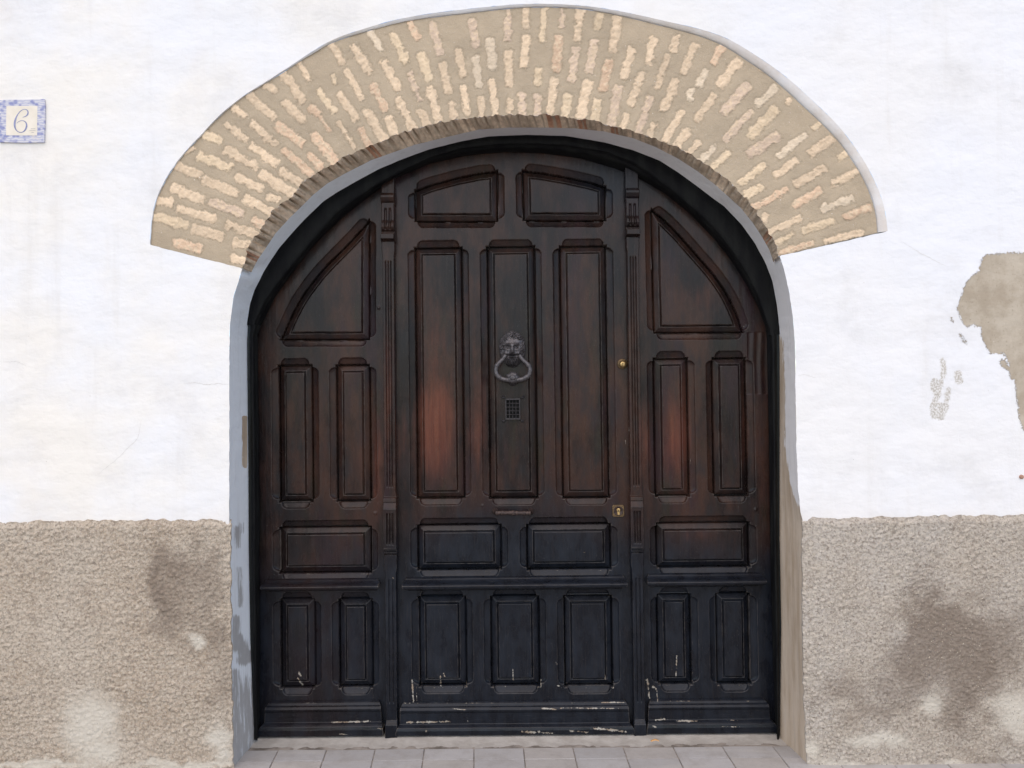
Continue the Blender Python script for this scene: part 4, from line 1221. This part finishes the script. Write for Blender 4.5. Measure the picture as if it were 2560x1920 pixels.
for cx, cy, dx, dy in ((1258.5, 994, -1, -1), (1306.5, 994, 1, -1), (1260, 1051, -1, 1), (1304.5, 1051, 1, 1)):
    ps = []
    for ox_, oy_, r_ in ((0, 0, .0042), (dx*3.5, dy*.3, .0030), (dx*.3, dy*3.6, .0030), (dx*3.3, dy*3.5, .0026), (-dx*3.5, -dy*1, .0032)):
        x, z = at(cx+ox_, cy+oy_, YL)
        ps.append(lathe(float(x), float(z), [(r_, YL+.006), (r_*1.0, YL+.001), (r_*.85, YL-.0015), (r_*.4, YL-.003)], 14))
    v, q = join(ps)
    mesh('corner_ornament', v, q, GIRON, gr, True)

# ------------------------------------------------------------------ locks and pull handle
cx, cz = map(float, at(1556, 910, YL))
v, q = lathe(cx, cz, [(.0215, YL+.002), (.0215, YL-.003), (.0195, YL-.0055), (.0150, YL-.0060), (.0140, YL-.0085), (.0128, YL-.0095), (.0122, YL-.0070)], 48)
rl = mesh('lock', v, q, OLDBRASS, door, True); rl['label'] = 'round brass cylinder lock'
v, q = lathe(cx, cz-.001, [(.0105, YL-.004), (.0105, YL-.0125), (.0095, YL-.0135), (.004, YL-.0138)], 36)
cyl = mesh('cylinder', v, q, BRASS, rl, True)
def keyhole(cx, cz, y, s, parent):
    v1 = lathe(cx, cz+.0014*s, [(.0017*s, y+.001), (.0017*s, y-.0004)], 14)
    v2 = box(cx-.0008*s, cx+.0008*s, y-.0005, y+.001, cz-.005*s, cz+.001*s)
    v, q = join([v1, v2]); mesh('keyhole', v, q, HOLE, parent, False)
keyhole(cx, cz-.001, YL-.0138, 1.2, rl)
cx, cz = map(float, at(1545.7, 1277, YL))
hw = .0245
oc = [(hw-.006, hw), (hw, hw-.006)]
o8 = [(-hw+.005, -hw), (hw-.005, -hw), (hw, -hw+.005), (hw, hw-.005), (hw-.005, hw), (-hw+.005, hw), (-hw, hw-.005), (-hw, -hw+.005)]
v = np.array([(cx+x*s, y, cz+z*s) for s, y in ((1, YL+.002), (1, YL-.003), (.94, YL-.0045)) for x, z in o8])
q = [(i*8+k, i*8+(k+1) % 8, (i+1)*8+(k+1) % 8, (i+1)*8+k) for i in range(2) for k in range(8)]+[tuple(16+k for k in range(8))]
sq = mesh('lock', v, q, OLDBRASS, door, False); sq['label'] = 'square brass lock plate'
v, q = lathe(cx, cz, [(.0195, YL-.004), (.0195, YL-.0065), (.0175, YL-.0075), (.0165, YL-.0060)], 44)
mesh('rosette', v, q, RUST, sq, True)
v1 = lathe(cx, cz+.004, [(.0075, YL-.004), (.0075, YL-.0105), (.006, YL-.0115)], 28)
v2 = box(cx-.0045, cx+.0045, YL-.0100, YL-.004, cz-.015, cz+.002)
v, q = join([v1, v2]); mesh('cylinder', v, q, BRASS, sq, False)
keyhole(cx, cz+.002, YL-.0117, 1.1, sq)

hp = resample([(1240,1279),(1326,1279.5)], 70)
P3 = at3(hp[:, 0], hp[:, 1], YL); P3[:, 1] = YL-.036
tt_ = np.linspace(-1, 1, 70)
rr_ = .0085+.0035*np.exp(-(tt_/.10)**2)+.0018*np.exp(-((np.abs(tt_)-.22)/.05)**2)+.0022*np.exp(-((np.abs(tt_)-.62)/.06)**2)+.0028*np.exp(-((np.abs(tt_)-.97)/.05)**2)
v, q = tube(P3, rr_, 14)
hd = mesh('pull_handle', v, q, RUST, door, True)
for px in (1238, 1327):
    x, z = map(float, at(px, 1278, YL))
    p = np.array([(x, YL+.003, z), (x, YL-.008, z), (x, YL-.018, z), (x, YL-.026, z), (x, YL-.034, z), (x, YL-.038, z)])
    v, q = tube(p[:, :]+np.array([1e-4, 0, 0])*np.arange(6)[:, None], [.0135, .0125, .008, .0088, .0088, .004], 16)
    mesh('handle_post', v, q, RUST, hd, True)

# ------------------------------------------------------------------ house number tile
tx0, tz0 = map(float, at(-2, 355.5, 0)); tx1, tz1 = map(float, at(111, 249, 0))
tile = empty('house_number_tile', ((tx0+tx1)/2, -.002, tz0))
tag(tile, 'square ceramic house number tile with blue border reading 6', 'house number', 'thing')
def pquad(pp, y0, y1, name, mat, parent, n=1):
    F_ = at3(np.array([p[0] for p in pp], float), np.array([p[1] for p in pp], float), y0); Bk = F_.copy(); Bk[:, 1] = y1
    k = len(pp)
    V = np.concatenate([F_, Bk])
    q = [tuple(range(k))[::-1]]+[(i, (i+1) % k, (i+1) % k+k, i+k) for i in range(k)]
    return mesh(name, V, q, mat, parent, False)
OUT = [(-2.5,250),(55,249),(111,247.6),(112.5,270),(111.5,310),(110,355.5),(60,356.5),(-2.5,355)]
pquad(OUT, -.0072, .002, 'border', TBORDER, tile)
pquad([(16,265),(93.5,264.5),(92.5,338.6),(15,338.2)], -.0076, -.003, 'face', CREAM, tile)
def inkline(path, wds, name, mat, sc=8.295, o=(0, 200), n=90, y=-.0081):
    P = np.array(path, float)/sc+np.array(o)
    P = smooth_curve(P, n, 8)
    wv = np.interp(np.linspace(0, 1, n), np.linspace(0, 1, len(wds)), np.array(wds)/sc/2)
    tg = np.gradient(P, axis=0); tg /= np.linalg.norm(tg, axis=1)[:, None]
    nr = np.stack([-tg[:, 1], tg[:, 0]], 1)
    A = P+nr*wv[:, None]; B = P-nr*wv[:, None]
    return loft([at3(*A.T, y+.0006), at3(*A.T, y), at3(*B.T, y), at3(*B.T, y+.0006)])
v, q = inkline([(470,772),(520,762),(565,735),(588,690),(585,645),(560,612),(520,600),(475,608),(425,640),(380,690),(345,750),(318,820),(302,890),(300,950),(315,1010),(350,1060),(395,1088),(440,1092),
                (490,1075),(530,1030),(552,970),(556,920),(540,875),(508,848),(465,835),(420,840),(380,862),(342,900)], [8, 18, 30, 24, 14, 12, 14, 18, 26, 36, 40, 38, 26, 16, 14, 18, 30, 36, 28, 16, 12, 10, 6], 'numeral', BLUE)
mesh('numeral', v, q[:, ::-1], BLUE, tile, False)
ps = []
for y, xa_, xb_ in ((1008, 640, 732), (1048, 600, 738), (1088, 650, 705)):
    n = 40; xs = np.linspace(xa_, xb_, n); pth = np.stack([xs, y+5*np.sin(xs*.35)+3*np.sin(xs*.8+1)], 1)
    ps.append(inkline(pth, [6, 9, 6, 9, 6], 'i', INK, n=40))
v, q = join(ps); mesh('inscription', v, [f[::-1] for f in q], INK, tile, False)

# ------------------------------------------------------------------ ground
V = np.array([(-40, -60, -.012), (40, -60, -.012), (40, 1.2, -.012), (-40, 1.2, -.012)])
tag(mesh('ground', V, [(0, 1, 2, 3)], ASPHALT, None, False), 'grey street ground in front of the house', 'ground', 'structure')
# slabs: traced joints on the pavement, carried on towards the street
J = []
for (x0, y0, x1, y1) in ((701,1865,681,1920),(820,1865,808,1919),(940,1864,934,1919),(1062,1863,1060,1919),(1185,1862,1190,1919),(1308,1862,1317,1919),(1430,1861,1448,1919),(1555,1861,1578,1919),(1680,1861,1710,1919),(1802,1861,1842,1919)):
    p, r_ = ground(x0, y0), ground(x1, y1); J.append((p[0], p[1], (r_[0]-p[0])/(r_[1]-p[1])))
x_first = J[0][0]; 
for k in range(1, 8): J.insert(0, (J[0][0]-.195, J[0][1], J[0][2]+.0))
for k in range(1, 8): J.append((J[-1][0]+.195, J[-1][1], J[-1][2]+.0))
rowsY = [.152, .055] + [.055-.20*k for k in range(1, 9)]
Vs = []; Qs = []; Cs = []
r4 = np.random.RandomState(11)
for ri in range(len(rowsY)-1):
    ya, yb = rowsY[ri], rowsY[ri+1]
    for ji in range(len(J)-1):
        g = .0016
        def X(j, y): return J[j][0]+(y-J[j][1])*J[j][2]*.6
        p = [(X(ji, ya)+g, ya-g), (X(ji+1, ya)-g, ya-g), (X(ji+1, yb)-g, yb+g), (X(ji, yb)+g, yb+g)]
        zz = r4.uniform(-.0012, .0012); tint = r4.uniform(.90, 1.06)
        c = np.array([.43, .415, .405])*tint
        if r4.rand() < .3: c = c*np.array([1.03, 1.0, .96])
        n = len(Vs)
        cxm = sum(a[0] for a in p)/4; cym = sum(a[1] for a in p)/4
        for s, z in ((1, -.03), (1, zz-.0025), (.985, zz)):
            for a in p: Vs.append((cxm+(a[0]-cxm)*s, cym+(a[1]-cym)*s, z)); Cs.append(c)
        for lv in range(2):
            for k in range(4):
                Qs.append((n+lv*4+(k+1) % 4, n+lv*4+k, n+lv*4+4+k, n+lv*4+4+(k+1) % 4))
        Qs.append((n+11, n+10, n+9, n+8))
pav = mesh('pavement', np.array(Vs), Qs, SLAB, None, False, {'tone': np.array(Cs)})
tag(pav, 'square grey paving slabs in front of the arched door', 'pavement', 'structure')
# mortar under the slabs and the cement strip at the foot of the door
V = np.array([(-2.4, -1.52, -.0035), (2.4, -1.52, -.0035), (2.4, .5, -.0035), (-2.4, .5, -.0035)])
tag(mesh('mortar_bed', V, [(0, 1, 2, 3)], JOINT, None, False), 'dirty mortar in the joints under the paving slabs', 'mortar', 'structure')
xs = np.linspace(float(at(560, 1840, .2)[0]), float(at(2030, 1840, .2)[0]), 420)
vs = np.linspace(0, 1, 26)
XX, VV = np.meshgrid(xs, vs)
y_front = .163+.016*(fbm(xs/.06, xs*0, 170)-.5) - .10*np.exp(-((xs-xs[-1])/.07)**2) - .05*np.exp(-((xs-xs[0])/.05)**2)
YY = y_front[None]+(.42-y_front[None])*VV
ZZ = -.004+.014*sstep(0, .55, VV)+.004*(fbm(XX/.035, YY/.025, 171)-.5)
ZZ = ZZ + .05*np.exp(-((XX-(xs[-1]-.035))/.035)**2)*sstep(0, .5, VV)*.6 + .03*np.exp(-((XX-(xs[0]+.045))/.03)**2)*sstep(0, .5, VV)*.5
V = np.stack([XX, YY, ZZ], -1).reshape(-1, 3)
tag(mesh('doorstep', V, gridquads(*XX.shape), CEMENT, None, True), 'narrow pale cement strip along the foot of the door', 'doorstep', 'structure')
# a scrap of orange litter
p = ground(1636, 1848.5, .016)
ln = np.linspace(-1, 1, 9)
V = []
for a in ln:
    for b in (-1, 1): V.append((p[0]+.016*a, p[1]-.01+.0045*b*(1-.25*a*a)+.002*math.sin(a*3), .017+.003*math.cos(a*2.2)+.001*b))
Vt = np.array(V); Vb = Vt.copy(); Vb[:, 2] -= .0015
n = len(Vt)
Q = [(2*i, 2*i+2, 2*i+3, 2*i+1) for i in range(8)] + [(n+2*i, n+2*i+1, n+2*i+3, n+2*i+2) for i in range(8)] + [(2*i, n+2*i, n+2*i+2, 2*i+2) for i in range(8)] + [(2*i+1, 2*i+3, n+2*i+3, n+2*i+1) for i in range(8)]
o = mesh('litter_scrap', Vt.tolist()+Vb.tolist(), Q, ORANGE, None, True)
tag(o, 'tiny orange scrap lying on the cement doorstep below the right pilaster', 'litter', 'thing')
